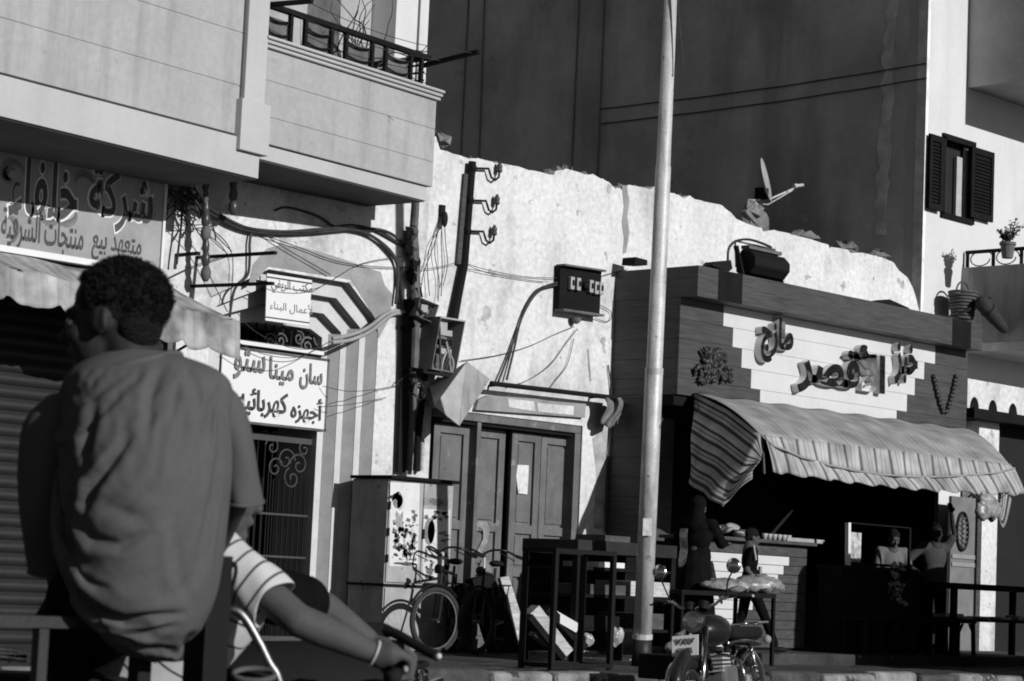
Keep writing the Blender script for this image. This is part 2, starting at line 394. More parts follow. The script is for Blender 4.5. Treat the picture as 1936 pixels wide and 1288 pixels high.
# back of the balcony: lit pier at the right, grey shutter door, dark openings
def lpx(u, v, y): return LF.plane(u, v, y)
bk = 1.35
xr1, _ = lpx(812, 60, bk); xr0, _ = lpx(748, 60, bk); xg0, _ = lpx(660, 30, bk); xd0, _ = lpx(584, 20, bk)
zfl = zbtop
lbx('balcony_pier', G['white_wall'], xr0, xr1-.22, bk, bk+6, zfl, TOP)
lbx('balcony_pier', G['white_wall'], xr1-.2, xr1-.11, bk-.02, bk+6, zfl, TOP)
lbx('balcony_pier', G['white_wall'], xr1-.10, xr1, bk+.02, bk+6, zfl, TOP)
lbx('balcony_back_wall', G['left_wall'], s1-.4, xd0-.02, bk, bk+.3, zfl, TOP)
lbx('balcony_shutter_door', G['metal_dark'], xd0, xg0, bk+.12, bk+.2, zfl, TOP)
lbx('balcony_curtain', G['left_wall'], xg0+.01, xr0-.01, bk+.35, bk+.4, zfl, TOP)
lbx('balcony_side_wall', G['left_wall'], s1-.6, s1-.02, .3, bk+.1, zfl, TOP)
# ---- balcony railing
RL = thing('balcony_railing', LF.p((s1+sR)/2, .1, zc1), 'dark iron balcony railing with boxed uprights on the cornice', 'railing')
rz0, rz1 = zc1-.01, LP(660, 112-62)[1]
zr = LP(700, 66)[1]
m = MB(); m.box(s1, sR-.06, .06, .12, zr-.035, zr+.02, LF); m.build('top_rail', G['wood_black'], RL, bevel=.006)
m = MB(); m.box(sR-.12, sR-.06, .13, 1.3, zr-.035, zr+.02, LF); m.build('top_rail', G['wood_black'], RL, bevel=.006)
n = 8
us = [512, 562, 590, 640, 668, 718, 744, 792, 812]
for u in us:
    s_, _ = LP(u, 60); m = MB(); m.box(s_-.02, s_+.02, .07, .11, rz0, zr-.035, LF); m.build('post', G['black'], RL)
for i in range(0, 8, 2):
    a, _ = LP(us[i], 60); b, _ = LP(us[i+1], 60)
    for zz in (.32, .7):
        pts = [LF.p(a+(b-a)*t, .09, rz0+(zr-rz0)*(zz-.10*math.sin(math.pi*t))) for t in [j/8 for j in range(9)]]
        m = MB(); m.tube(pts, .011, 6); m.build('curved_bar', G['black'], RL)
    m = MB(); m.box(a+.01, b-.01, .12, .13, rz0+.02, zr-.1, LF); m.build('infill_sheet', G['metal_dark'], RL)
for zz in (.28, .52, .75):
    m = MB(); m.box(sR-.1, sR-.085, .13, 1.3, rz0+(zr-rz0)*zz, rz0+(zr-rz0)*zz+.02, LF); m.build('side_bar', G['black'], RL)
# clothes line arm with wires
CA = thing('clothes_line_arm', LF.p(sR-.08, .1, zr), 'dark wooden clothes line arm sticking out from the balcony corner', 'clothes line')
a0 = LF.p(sR-.1, .15, LP(805, 117)[1]); a1 = a0 + (LF.ey*-.0)
dA = PY(905, 98, a0.y-.75)
m = MB(); m.bar(a0, dA, .05, .04); m.build('arm', G['wood_black'], CA)
b0 = LF.p(s1+.02, .15, LP(515, 10)[1]); dB = PY(590, 2, b0.y-.6)
m = MB(); m.bar(b0, dB, .05, .04); m.build('arm', G['wood_black'], CA)
for t in (.35, .9):
    p, q = b0.lerp(dB, t), a0.lerp(dA, t)
    m = MB(); m.tube([p.lerp(q, j/8)-Vector((0, 0, .09*math.sin(math.pi*j/8))) for j in range(9)], .004, 5); m.build('line', G['cable'], CA)
# dry creeper on the balcony
DP = thing('dry_creeper', LF.p((s1+sR)/2, .5, zfl), 'leafless twisted creeper growing up behind the balcony railing', 'plant')
random.seed(3)
for i in range(26):
    x0 = LP(random.uniform(640, 760), 60, .5)[0]
    p = Vector((x0, random.uniform(.3, .9), zr-random.uniform(.1, .5))); pts = [LF.p(*p)]
    d = Vector((random.uniform(-1, 1), random.uniform(-.3, .3), random.uniform(.2, 1)))
    for j in range(9):
        d += Vector((random.uniform(-.7, .7), random.uniform(-.3, .3), random.uniform(-.5, .5))); d.normalize(); p = p + d*.11; pts.append(LF.p(*p))
    m = MB(); m.tube(catmull(pts, 3), [.011-.008*t/27 for t in range(28)], 5); m.build('stem', G['cable'], DP)

# ---- ground floor wall of the left building with shutter bay and stepped arch
xEND = PY(800, 600, W).x
zTOPL = zB0+.6
Xr = PY(709, 750, W).x; xtr = PY(660, 535, W).x; xtl = PY(508, 511, W).x
zt = PY(660, 535, W).z; zs = PY(707, 608, W).z; cch = Xr-xtr; Xl = PY(398, 600, W).x
def outline(d):
    return [(Xl+d, PAV-.05), (Xl+d, zs-.414*d), (xtl+.414*d, zt-d), (xtr-.414*d, zt-d), (Xr-d, zs-.414*d), (Xr-d, PAV-.05)]
xsh = PY(330, 700, W).x; zsh = PY(250, 560, W).z
poly = [(xsh, PAV-.05), (xsh, zsh), (4.0, zsh), (4.0, zTOPL), (xEND, zTOPL), (xEND, PAV-.05)] + list(reversed(outline(0)))
m = MB(); m.prism([(a, W, b) for a, b in poly], (0, .3, 0)); m.build('ground_wall', G['plaster'], LB)
SW, SD = .165, .11
for i in range(3):
    a, b = outline(SW*i), outline(SW*(i+1)); y0 = W+SD*(i+1); m = MB()
    vs = [(p[0], y0, p[1]) for p in a]+[(p[0], y0, p[1]) for p in b]+[(p[0], W+.95, p[1]) for p in b]+[(p[0], y0-SD-.001 if i == 0 else y0-SD, p[1]) for p in a]
    fs = []
    for k in range(5):
        fs += [(k, k+1, k+7, k+6), (k+6, k+7, k+13, k+12)]
    m.add(vs, fs); m.build('arch_step', G['cream'], LB)
# grey reveals painted on the step sides
for i in range(3):
    a = outline(SW*i); y0 = W+SD*i; y1 = W+SD*(i+1); m = MB()
    m.add([(p[0]-(0.003 if k > 2 else -.003), y0+.004, p[1]-(.003 if k in (2, 3) else 0)) for k, p in enumerate(a)]+[(p[0]-(0.003 if k > 2 else -.003), y1-.002, p[1]-(.003 if k in (2, 3) else 0)) for k, p in enumerate(a)], [(k, k+1, k+7, k+6) for k in range(5)])
    m.build('arch_reveal', mat('grey_reveal_paint', .17, var=.15, scale=4), LB)
    xa_ = a[4][0]-.004; z1_ = a[4][1]; m = MB()
    m.prism([(xa_, y0+.003, PAV-.04), (xa_, y1-.003, PAV-.04), (xa_-.075, y1-.003, PAV-.04)], (0, 0, z1_-PAV+.02)); m.build('splayed_reveal', mat('grey_splay_paint', .36, var=.15, scale=4, stain=.3), LB)
# dark rooms behind
def room(name, parent, x0, x1, y0, y1, z0, z1, mt=None):
    m = MB(); t = .1
    m.box(x0, x1, y1, y1+t, z0, z1); m.box(x0-t, x0, y0, y1+t, z0, z1); m.box(x1, x1+t, y0, y1+t, z0, z1); m.box(x0-t, x1+t, y0, y1+t, z1, z1+t); m.box(x0-t, x1+t, y0, y1+t, z0-t, z0)
    return m.build(name, mt or G['dark_room'], parent)
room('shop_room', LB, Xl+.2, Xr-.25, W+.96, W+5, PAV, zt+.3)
# grey bare plaster round the arch
pp = [(505, 470), (530, 463), (575, 468), (640, 487), (720, 515), (728, 540), (742, 556), (738, 600), (716, 640), (712, 606), (664, 529), (508, 504), (480, 535), (470, 540), (478, 500)]
m = MB(); m.prism([PY(u, v, W-.004) for u, v in pp], (0, .02, 0)); m.build('bare_plaster', G['plaster2'], LB)
# ---- roller shutter
SH = thing('roller_shutter', (8, W+.1, PAV), 'closed grey metal roller shutter behind the seated boy', 'shutter')
src = None; hS = .118; z = PAV
nS = int((zsh-PAV)/hS)+1
prof = [(0, 0), (-.012, .012), (-.03, .03), (-.034, .06), (-.03, .085), (-.012, .1), (0, .118)]
for i in range(nS):
    if src is None:
        m = MB(); n = len(prof)
        m.add([(4.0, W+.15+a, z+b) for a, b in prof]+[(xsh, W+.15+a, z+b) for a, b in prof], [(k, k+1, k+n+1, k+n) for k in range(n-1)])
        src = m.build('slat', G['shutter'], SH, smooth=True)
    else: piece(src, SH, (0, 0, i*hS))
m = MB(); m.box(4, xsh, W+.16, W+.2, PAV, zsh+.2); m.build('backing', G['dark_room'], SH)
m = MB(); m.box(xsh-.06, xsh, W+.05, W+.14, PAV, zsh); m.build('guide_rail', G['metal_dark'], SH)

# ---- big shop sign
YS = W-.16
SG = thing('shop_sign', PY(150, 500, YS), 'large printed shop sign with big black arabic lettering under the overhang', 'sign')
xs1 = PY(309, 450, YS).x; xs0 = 8.5; zs0 = PY(304, 516, YS).z; zs1 = PY(312, 262, YS).z
m = MB(); m.box(xs0, xs1-.03, YS, YS+.12, zs0+.02, zs1); m.build('panel', mat('sign_print', .3, rough=.4, var=.35, scale=1.1, bump=0, peel=.55, peelv=.28, pscale=1.6, fine=.05), SG)
m = MB(); m.box(xs0, xs1, YS-.02, YS+.13, zs0-.04, zs0+.018); m.box(xs1-.028, xs1, YS-.02, YS+.13, zs0+.02, zs1); m.build('frame', G['sign_white'], SG)
def onsign(u0, v0, u1, v1, y):                    # lower left and upper right pixel -> field on a plane
    a, b = PY(u0, v0, y), PY(u1, v1, y); return Vector((a.x, y, a.z)), b.x-a.x, b.z-a.z
halo = mat('white_halo', .66, rough=.4, var=.05, bump=0)
def word(txt, u0, v0, u1, v1, y, parent, mt, bold=.012, halo_b=.05, name='lettering'):
    a, b = PY(u0, v0, y), PY(u1, v1, y); o_ = Vector((a.x, y, a.z))
    w_ = b.x-a.x; h_ = b.z-a.z
    if halo_b: lettering('letter_outline', txt, o_-Vector((.025, 0, .025)), (1, 0, 0), (0, 0, 1), w_+.05, h_+.05, halo, parent, .003, halo_b)
    return lettering(name, txt, o_-Vector((0, .003, 0)) if halo_b else o_, (1, 0, 0), (0, 0, 1), w_, h_, mt, parent, .004, bold)
word('شركة', 165, 430, 292, 335, YS-.002, SG, G['ink'], .02, .05)
word('خلفاء', 14, 408, 150, 305, YS-.002, SG, G['ink'], .02, .05)
word('متعهد بيع', 172, 490, 268, 455, YS-.002, SG, G['ink'], .012, 0)
word('منتجات الشرقية', 0, 466, 160, 418, YS-.002, SG, G['ink'], .012, 0)
# printed ornament strokes behind the words
orn = mat('grey_print', .16, rough=.4, var=.3, scale=6, bump=0)
for (u, v, r, a0_, a1_) in [(20, 330, .16, 0, 5), (20, 335, .09, 1, 6), (100, 405, .15, 2, 7), (135, 395, .22, 3.5, 6), (60, 415, .12, 0, 3), (10, 420, .2, 5, 7.5), (150, 350, .18, 0, 3)]:
    m = MB(); c = PY(u, v, YS-.0008)
    pts = [(c.x+r*(1-.04*j)*math.cos(a0_+(a1_-a0_)*j/20), YS-.001, c.z+r*(1-.04*j)*math.sin(a0_+(a1_-a0_)*j/20)) for j in range(21)]
    ws = [.035*math.sin(math.pi*min(1, (j+2)/22)) for j in range(21)]
    for j in range(20):
        p, q = Vector(pts[j]), Vector(pts[j+1]); n_ = (q-p).cross(Vector((0, 1, 0))).normalized()
        m.add([p-n_*ws[j], q-n_*ws[j+1], q+n_*ws[j+1], p+n_*ws[j]], [(0, 1, 2, 3)])
    m.build('printed_ornament', orn, SG)

# ---- cloth awning over the shutter
AW = thing('shutter_awning', PY(300, 560, W-.5), 'pale worn cloth awning with ragged scalloped edge over the roller shutter', 'awning')
xa1 = PY(405, 585, W-.3).x
ya = W-.95
qL, qLb = PY(0, 500, ya), PY(0, 566, ya)
pR = PY(447, 607, ya); pRb = PY(455, 683, ya)
zaw1 = PY(310, 540, W-.05).z; xaw = pR.x
zfr = pR.z; zvb = pRb.z
clothA = stripe_mat('faded_stripe_cloth', [(0, .5), (.55, .42), (.8, .46)], 60, 'U', var=.42)
x00 = 5.0
def aw_top(i, j):
    x = x00+(xaw-x00)*i; dzl = (qL.z-zfr)*(xaw-x)/(xaw-qL.x); sag = .05*math.sin(math.pi*j)*(1+.6*math.sin(x*3)); return (x-.12*(1-j)*i, (W-.06)+(ya-(W-.06))*j, zaw1+(zfr-zaw1)*j-sag+.015*math.sin(x*7)+dzl*.8)
def scal(x):
    w_ = x*2.1+.45*noise_.noise(Vector((x*1.3, 4.2, 0))); t = w_ % 1.0; k_ = .5+.9*abs(noise_.noise(Vector((math.floor(w_)*3.7, 1.1, 0)))); return .075*k_*(abs(t-.5)*2)**3+.05*noise_.noise(Vector((x*.9, 0, 0)))+.02*noise_.noise(Vector((x*9, 2, 0)))
def aw_val(i, j):
    x = x00+(xaw-x00)*i; t = (xaw-x)/(xaw-qL.x); za_ = zfr+(qL.z-zfr)*t; zb_ = zvb+(qLb.z-zvb)*t
    return (x, ya-.02-.05*j+.03*math.sin(x*9+j), za_+(zb_-za_)*j+j*scal(x)*1.3+.012*math.sin(x*13)*(1-j))
m = MB(); m.grid(aw_top, 120, 8); m.build('canopy', clothA, AW, smooth=True, solid=.004)
m = MB(); m.grid(aw_val, 260, 8); m.build('valance', clothA, AW, smooth=True, solid=.004)
def aw_end(i, j):
    y = (W-.06)+(ya-(W-.06))*i; zt_ = zaw1+(zfr-zaw1)*i; return (xaw-.02-.12*(1-i), y, zt_-(.05+.3*i)*j)
m = MB(); m.grid(aw_end, 8, 5); m.build('end_flap', clothA, AW, smooth=True, solid=.004)
m = MB(); m.tube([(qL.x, ya+.02, qL.z-.015), (xaw, ya+.02, zfr-.015)], .016, 8); m.build('front_bar', G['black'], AW)
for x in (qL.x+.4, xaw-.1):
    m = MB(); m.tube([(x, W, zfr-.35), (x, ya+.02, zfr+(qL.z-zfr)*(xaw-x)/(xaw-qL.x)-.02)], .014, 8); m.build('strut', G['black'], AW)

# ---- arch grille, gate and the electrical shop sign
YG = W+.42
GR = thing('arch_fanlight_grille', (((Xl+Xr)/2), YG, zs-.3), 'black scrolled iron grille filling the top of the arch', 'grille')
o3 = outline(SW*3)
def spiral(c, r, turns, start, sgn=1, n=26): return [(c[0]+r*(1-t/n*.85)*math.cos(start+sgn*turns*6.283*t/n), c[1], c[2]+r*(1-t/n*.85)*math.sin(start+sgn*turns*6.283*t/n)) for t in range(n+1)]
zgl = PY(620, 672, YG).z
m = MB(); m.box(o3[0][0], o3[5][0], YG-.02, YG+.02, zgl, zgl+.05); m.build('bottom_rail', G['black'], GR)
nb = 11
for i in range(1, nb):
    x = o3[0][0]+(o3[5][0]-o3[0][0])*i/nb
    ztop = min(o3[2][1], o3[4][1]+max(0, min(x-o3[0][0], o3[5][0]-x))*1.0)
    m = MB(); m.tube([(x, YG, zgl), (x, YG, ztop)], .012, 6); m.build('bar', G['black'], GR)
for (u, v, r, s0_, sg) in [(608, 640, .13, 1.6, 1), (614, 662, .1, 3.5, -1), (530, 645, .09, 0, 1), (512, 645, .09, 3.14, -1), (580, 655, .1, 1, 1), (565, 640, .08, 2, -1), (600, 610, .14, 2.2, 1)]:
    c = PY(u, v, YG-.015); m = MB(); m.tube(spiral(c, r, 1.6, s0_, sg), .011, 6); m.build('scroll', G['metal_dark'], GR)

YE = W+.2
ES = thing('electrical_shop_sign', PY(540, 735, YE), 'white sign board with two lines of arabic letters above the iron gate', 'sign')
a = PY(622, 680, YE); b = PY(616, 816, YE); xe1 = a.x; ze1 = a.z; ze0 = b.z; xe0 = PY(418, 720, YE).x
m = MB(); m.box(xe0, xe1, YE, YE+.09, ze0, ze1); m.build('board', G['sign_white'], ES, bevel=.008)
m = MB()
for (x0, x1, z0, z1) in [(xe0, xe1, ze1-.02, ze1+.005), (xe0, xe1, ze0-.005, ze0+.02), (xe1-.02, xe1+.004, ze0, ze1)]: m.box(x0, x1, YE-.01, YE+.1, z0, z1)
m.build('frame', G['metal_dark'], ES)
m = MB(); m.box(xe0, xe1-.12, YE-.05, YE+.05, ze1+.03, ze1+.07); m.build('lamp_tube', G['sign_white'], ES)
inkg = mat('two_tone_ink', .16, rough=.6, var=.5, scale=60, bump=0)
word('سان', 566, 735, 611, 690, YE-.012, ES, inkg, .02, 0)
word('مينا', 508, 726, 557, 680, YE-.012, ES, inkg, .02, 0)
word('ستو', 441, 716, 503, 668, YE-.012, ES, inkg, .02, 0)
word('أجهزه', 549, 799, 612, 755, YE-.012, ES, G['ink'], .02, 0)
word('كهربائيه', 448, 785, 545, 742, YE-.012, ES, G['ink'], .02, 0)

gatem = mat('gate_iron', .055, rough=.7, var=.2)
IG = thing('iron_gate', (((Xl+Xr)/2), YG, PAV), 'iron entrance gate with bars and scrolls below the white sign board', 'gate')
zg1 = ze0-.07
xg1 = PY(607, 900, YG).x; xgm = PY(588, 900, YG).x; xg0_ = o3[0][0]
for (x0, x1, z0, z1) in [(xg0_, xg1, zg1-.07, zg1), (xg1-.03, xg1+.03, PAV, zg1), (xgm-.02, xgm+.02, PAV, zg1-.07), (xgm-.9, xgm-.86, PAV, zg1-.07), (xg0_, xg1, PAV+.06, PAV+.11)]:
    m = MB(); m.box(x0, x1, YG-.02, YG+.03, z0, z1); m.build('frame_bar', gatem, IG)
for zz in (.25, .5, .75):
    m = MB(); m.box(xgm-.01, xg1+.04, YG-.035, YG-.02, PAV+(zg1-PAV)*zz, PAV+(zg1-PAV)*zz+.035); m.build('hinge_plate', G['metal_dark'], IG)
for i in range(12):
    x = xgm-.82+.075*i; m = MB(); m.tube([(x, YG, PAV+.1), (x, YG, zg1-.35-.12*abs(math.sin(i*1.05)))], .009, 6); m.build('bar', G['black'], IG)
for i in range(8):
    x = xg0_+.08+.1*i; m = MB(); m.tube([(x, YG, PAV+.1), (x, YG, zg1-.08)], .009, 6); m.build('bar', G['black'], IG)
for (u, v, r, s0_, sg) in [(540, 870, .13, 0, 1), (565, 880, .13, 3.1, -1), (520, 885, .11, .5, 1), (552, 905, .12, 2, 1), (515, 845, .1, 3, -1), (575, 850, .09, .6, 1), (500, 822, .05, 0, 1), (520, 824, .05, 3, -1)]:
    c = PY(u, v, YG-.012); m = MB(); m.tube(spiral(c, r, 1.3, s0_, sg), .009, 6); m.build('scroll', gatem, IG)
for zz in (.18, .42, .62):
    m = MB(); m.box(xgm-.86, xgm, YG-.012, YG+.012, PAV+(zg1-PAV)*zz, PAV+(zg1-PAV)*zz+.02); m.build('cross_bar', gatem, IG)

# ---- small hanging sign
YH = W-.05
HS = thing('hanging_sign', PY(546, 566, YH), 'small square white sign with faint handwriting hung over the arch', 'sign')
q = [PY(u, v, YH) for u, v in [(505, 517), (590, 530), (584, 617), (502, 606)]]
m = MB(); m.prism(q, (0, .012, 0)); m.build('board', G['sign_white'], HS)
for k in (0, 2):
    a, b = q[k], q[(k+1) % 4]; dz = Vector((0, -.004, -.035 if k == 0 else .035)); m = MB(); m.tube([a+dz, b+dz], .007, 5); m.build('border_line', G['ink'], HS)
exs = (q[1]-q[0]).normalized(); eys = (q[0]-q[3]).normalized()
lettering('lettering', 'مكتب الريفي', q[3]+exs*.06+eys*.29+Vector((0, -.002, 0)), exs, eys, .56, .15, inkg, HS, .003, .01)
lettering('lettering', 'لأعمال البناء', q[3]+exs*.05+eys*.1+Vector((0, -.002, 0)), exs, eys, .58, .12, G['ink2'], HS, .003, 0)
m = MB(); m.tube([q[0]+Vector((.05, .02, 0)), q[0]+Vector((.05, .06, .02))], .01, 5); m.tube([q[1]+Vector((-.05, .02, 0)), q[1]+Vector((-.05, .06, .02))], .01, 5); m.build('bracket', G['black'], HS)
# ================================================================== old ruined house front
OW = thing('old_house_front', (18.5, W, PAV), 'one storey old house front with stained white plaster and broken ragged top', 'old house')
top = [(796, 262), (824, 258), (832, 283), (852, 289), (870, 294), (886, 300), (905, 299), (935, 308), (974, 314), (1000, 322), (1032, 328), (1047, 331), (1050, 324), (1060, 322), (1085, 323), (1112, 331), (1140, 338), (1152, 345), (1163, 357), (1172, 356), (1180, 362), (1187, 350), (1215, 354), (1262, 364), (1300, 372), (1330, 381), (1366, 389), (1382, 402), (1392, 414), (1410, 422), (1440, 431), (1470, 437), (1500, 444), (1532, 452), (1560, 461), (1600, 472), (1640, 480), (1668, 487), (1690, 497), (1700, 512), (1716, 525), (1726, 545), (1731, 560), (1736, 580)]
tp = []
random.seed(11)
for (a, b), (c, d) in zip(top, top[1:]):
    u = a; tp.append((a, b))
    while True:
        u += random.choice([2.5, 4, 6, 9, 14, 22])
        if u > c-2: break
        t = (u-a)/(c-a); r_ = random.random(); j = random.uniform(-1.1, 1.1) if r_ < .8 else random.choice([-1, 1, 1])*random.uniform(3, 7)
        tp.append((u, b+(d-b)*t+j))
tp.append(top[-1])
xd0 = PY(810, 900, W).x; xd1 = PY(1098, 900, W).x; zd1 = PY(990, 792, W).z
x_end = PY(1741, 600, W).x
path = [PY(u, v, W) for u, v in tp]
path[0].x = xEND+.002
pts = [(p.x, W, p.z) for p in path]
_zk = PY(1285, 746, W-1).z; _xk = PY(1285, 650, W-1).x
poly = pts + [(x_end, W, PY(1741, 600, W).z), (x_end, W, _zk+.1), (_xk+.3, W, _zk+.1), (_xk+.3, W, PAV-.05), (xd1, W, PAV-.05), (xd1, W, zd1), (xd0, W, zd1), (xd0, W, PAV-.05), (xEND+.002, W, PAV-.05)]
m = MB(); m.prism(poly, (0, .38, 0)); m.build('wall', G['plaster'], OW)
# broken mud brick showing along the top, behind the plaster edge
m = MB(); random.seed(5); back = []
for p in pts: back.append((p[0], W+.12+random.uniform(0, .1), p[2]+random.uniform(-.02, .05)))
n = len(pts); vs = [(p[0], W+.06, p[2]-.05) for p in pts]+back+[(p[0], W+.36, p[2]+random.uniform(-.1, .03)) for p in pts]
m.add(vs, [(i, i+1, n+i+1, n+i) for i in range(n-1)]+[(n+i, n+i+1, 2*n+i+1, 2*n+i) for i in range(n-1)]); m.build('broken_core', G['rubble'], OW)
# lumps of mortar standing on the edge
lump = [(1428, 418, .26, .2), (1423, 402, .13, .15), (1062, 326, .1, .06), (828, 270, .08, .1), (1600, 470, .25, .05), (1520, 447, .3, .05), (1660, 484, .2, .06)]
for (u, v, a, b) in lump:
    c = PY(u, v, W+.15); m = MB(); m.ball(c, (a, .14, b), 7, 5)
    for q in m.v: q += Vector((random.uniform(-1, 1), random.uniform(-1, 1), random.uniform(-1, 1)))*.06
    m.build('mortar_lump', G['rubble'] if u != 1423 else G['plaster2'], OW)
# the crack between the two halves: grey patch strip
pk = [(1176, 352), (1184, 350), (1190, 380), (1186, 410), (1190, 440), (1184, 478), (1178, 480), (1180, 450), (1176, 420), (1180, 390)]
m = MB(); m.prism([PY(u, v, W-.006) for u, v in pk], (0, .02, 0)); m.build('crack_patch', G['plaster2'], OW)
for pk in ([(1180, 520), (1183, 520), (1181, 600), (1178, 640), (1176, 640), (1179, 600)], [(1110, 660), (1113, 660), (1118, 720), (1115, 722)]):
    m = MB(); m.prism([PY(u, v, W-.004) for u, v in pk], (0, .02, 0)); m.build('crack', G['plaster2'], OW)
# stained lower right pier by the door, lintel of bare plaster, drain streak
pk = [(1120, 830), (1150, 800), (1160, 860), (1150, 930), (1140, 1000), (1122, 1000), (1128, 900)]
m = MB(); m.prism([PY(u, v, W-.003) for u, v in pk], (0, .02, 0)); m.build('damp_patch', mat('damp_plaster', .36, var=.35, scale=5, bump=.4, bscale=25, spots=.4), OW)
ql = [(925, 748), (1012, 754), (1040, 758), (1108, 764), (1106, 790), (900, 775), (905, 756)]
m = MB(); m.prism([PY(u, v, W-.06) for u, v in ql], (0, .08, 0)); m.build('lintel_plaster', G['plaster2'], OW)
pk = [(960, 754), (1010, 759), (1012, 778), (962, 770)]
m = MB(); m.prism([PY(u, v, W-.066) for u, v in pk], (0, .02, 0)); m.build('whitewash_patch', G['plaster'], OW)
pk = [(1016, 762), (1085, 768), (1084, 785), (1018, 779)]
m = MB(); m.prism([PY(u, v, W-.066) for u, v in pk], (0, .02, 0)); m.build('whitewash_patch', G['plaster'], OW)
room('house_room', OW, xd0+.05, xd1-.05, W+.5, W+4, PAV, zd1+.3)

# ---- folding wooden door
YD = W+.16
DR = thing('folding_door', ((xd0+xd1)/2, YD, PAV), 'tall weathered wooden four leaf panelled door of the old house', 'door')
m = MB(); m.box(xd0+.002, xd1-.002, YD-.14, YD+.1, zd1-.09, zd1-.002); m.build('head_beam', G['wood_door'], DR, bevel=.008)
m = MB(); m.box(xd1-.1, xd1-.002, YD-.14, YD+.08, PAV, zd1-.092); m.build('jamb', G['wood_door'], DR, bevel=.006)
m = MB(); m.box(xd0+.002, xd0+.06, YD-.1, YD+.08, PAV, zd1-.092); m.build('jamb', G['wood_door'], DR, bevel=.006)
m = MB(); m.box(xd0+.06, xd1-.1, YD-.1, YD+.02, zd1-.13, zd1-.093); m.build('rebate', G['wood_black'], DR)
m = MB(); xj = PY(885.5, 950, YD).x; m.box(xj-.03, xj+.03, YD-.12, YD+.03, PAV, zd1-.092); m.build('mullion', G['wood_door'], DR, bevel=.006)
leaves = [(814, 884, 0), (887, 955, .03), (962, 1018, -.01), (1019, 1089, 0)]
for (u0, u1, dy) in leaves:
    x0, x1 = PY(u0, 950, YD).x+.006, PY(u1, 950, YD).x-.006; y0 = YD+dy; zt_ = zd1-.14; zb_ = PAV+.03; st = .1
    lf = MB(); lf.box(x0, x1, y0+.035, y0+.05, zb_, zt_); lf = lf.build('leaf', G['wood_door'], DR)
    rails = [zb_, zb_+(zt_-zb_)*.33, zb_+(zt_-zb_)*.53, zt_-.1]
    for (a, b, c, d) in [(x0, x0+st, zb_, zt_), (x1-st, x1, zb_, zt_)]+[(x0+st, x1-st, z, z+.1) for z in rails]:
        m = MB(); m.box(a, b, y0, y0+.034, c, d); m.build('stile', G['wood_door'], lf, bevel=.004)
    for z0, z1 in [(rails[0]+.1, rails[1]), (rails[1]+.1, rails[2]), (rails[2]+.1, rails[3])]:
        m = MB(); m.box(x0+st+.03, x1-st-.03, y0+.018, y0+.034, z0+.03, z1-.03); m.build('panel', G['wood_door'], lf, bevel=.01)
c = PY(1083, 928, YD-.01); m = MB(); m.box(c.x-.03, c.x+.02, YD-.035, YD, c.z-.05, c.z+.05); m.build('lock', G['black'], DR)
# paper notice and painted mark on the door
q = [PY(u, v, YD-.015) for u, v in [(979, 879), (1000, 880), (999, 905), (997, 935), (980, 933), (976, 900)]]
m = MB(); m.prism(q, (0, .004, 0)); NT = tag(m.build('paper_notice', mat('torn_paper', .62, rough=.8, var=.2, scale=12, peel=.4, peelv=.15, pscale=16, bump=0), loc=q[0]), 'torn white paper notice stuck on the wooden door', 'notice')
pw = [(905, 985), (920, 986), (926, 1000), (922, 1025), (910, 1045), (898, 1052), (903, 1040), (913, 1020), (914, 1002), (906, 996), (902, 1005), (898, 995)]
m = MB(); m.prism([PY(u, v, YD+.03-.004) for u, v in pw], (0, .003, 0)); pm = m.build('painted_number', mat('chalk_paint', .24, rough=.9, var=.35, scale=12, peel=.4, peelv=.12, pscale=12, bump=0), DR)
pw = [(912, 1058), (926, 1060), (930, 1080), (925, 1098), (908, 1095), (903, 1078)]
m = MB(); m.prism([PY(u, v, YD+.03-.004) for u, v in pw], (0, .003, 0)); m.build('painted_number', mat('chalk_paint2', .17, rough=.9, var=.35, scale=12, peel=.6, peelv=.1, pscale=9, bump=0), DR)

# ================================================================== far building beside the kiosk
XF = PY(1745, 330, W).x
FB = thing('far_building', (XF, W, 0), 'tall building with dark shaded side wall and bright white street front', 'building')
m = MB(); m.box(XF, XF+.3, W+.02, 52, 0, 13); m.build('side_wall', G['side'], FB)
m = MB(); m.box(XF-.004, 45, W-.02, W+.28, 0, 3.6); m.box(XF-.004, PY(1780, 330, W).x, W-.02, W+.28, 3.6, 13); 
xw0, xw1 = PY(1780, 330, W).x, PY(1834, 340, W).x; zw1 = PY(1806, 267, W).z; zw0 = PY(1806, 412, W).z
m.box(xw0, xw1, W-.02, W+.28, zw1, 13); m.box(xw0, xw1, W-.02, W+.28, 3.6, zw0); m.box(xw1, 45, W-.02, W+.28, 3.6, 13)
m.build('front_wall', G['white_wall'], FB)
m = MB(); m.box(XF+.3, 45, W+1.2, W+1.3, 0, 13); m.build('room_back', G['dark_room'], FB)
m = MB()
m.box(XF-.012, XF+.05, W-.028, W+.13, 4.5, 13); m.build('corner_edge', G['side_patch'], FB)
def sidepoly(pts, dx=.004): return [PX(u, v, XF-dx) for u, v in pts]
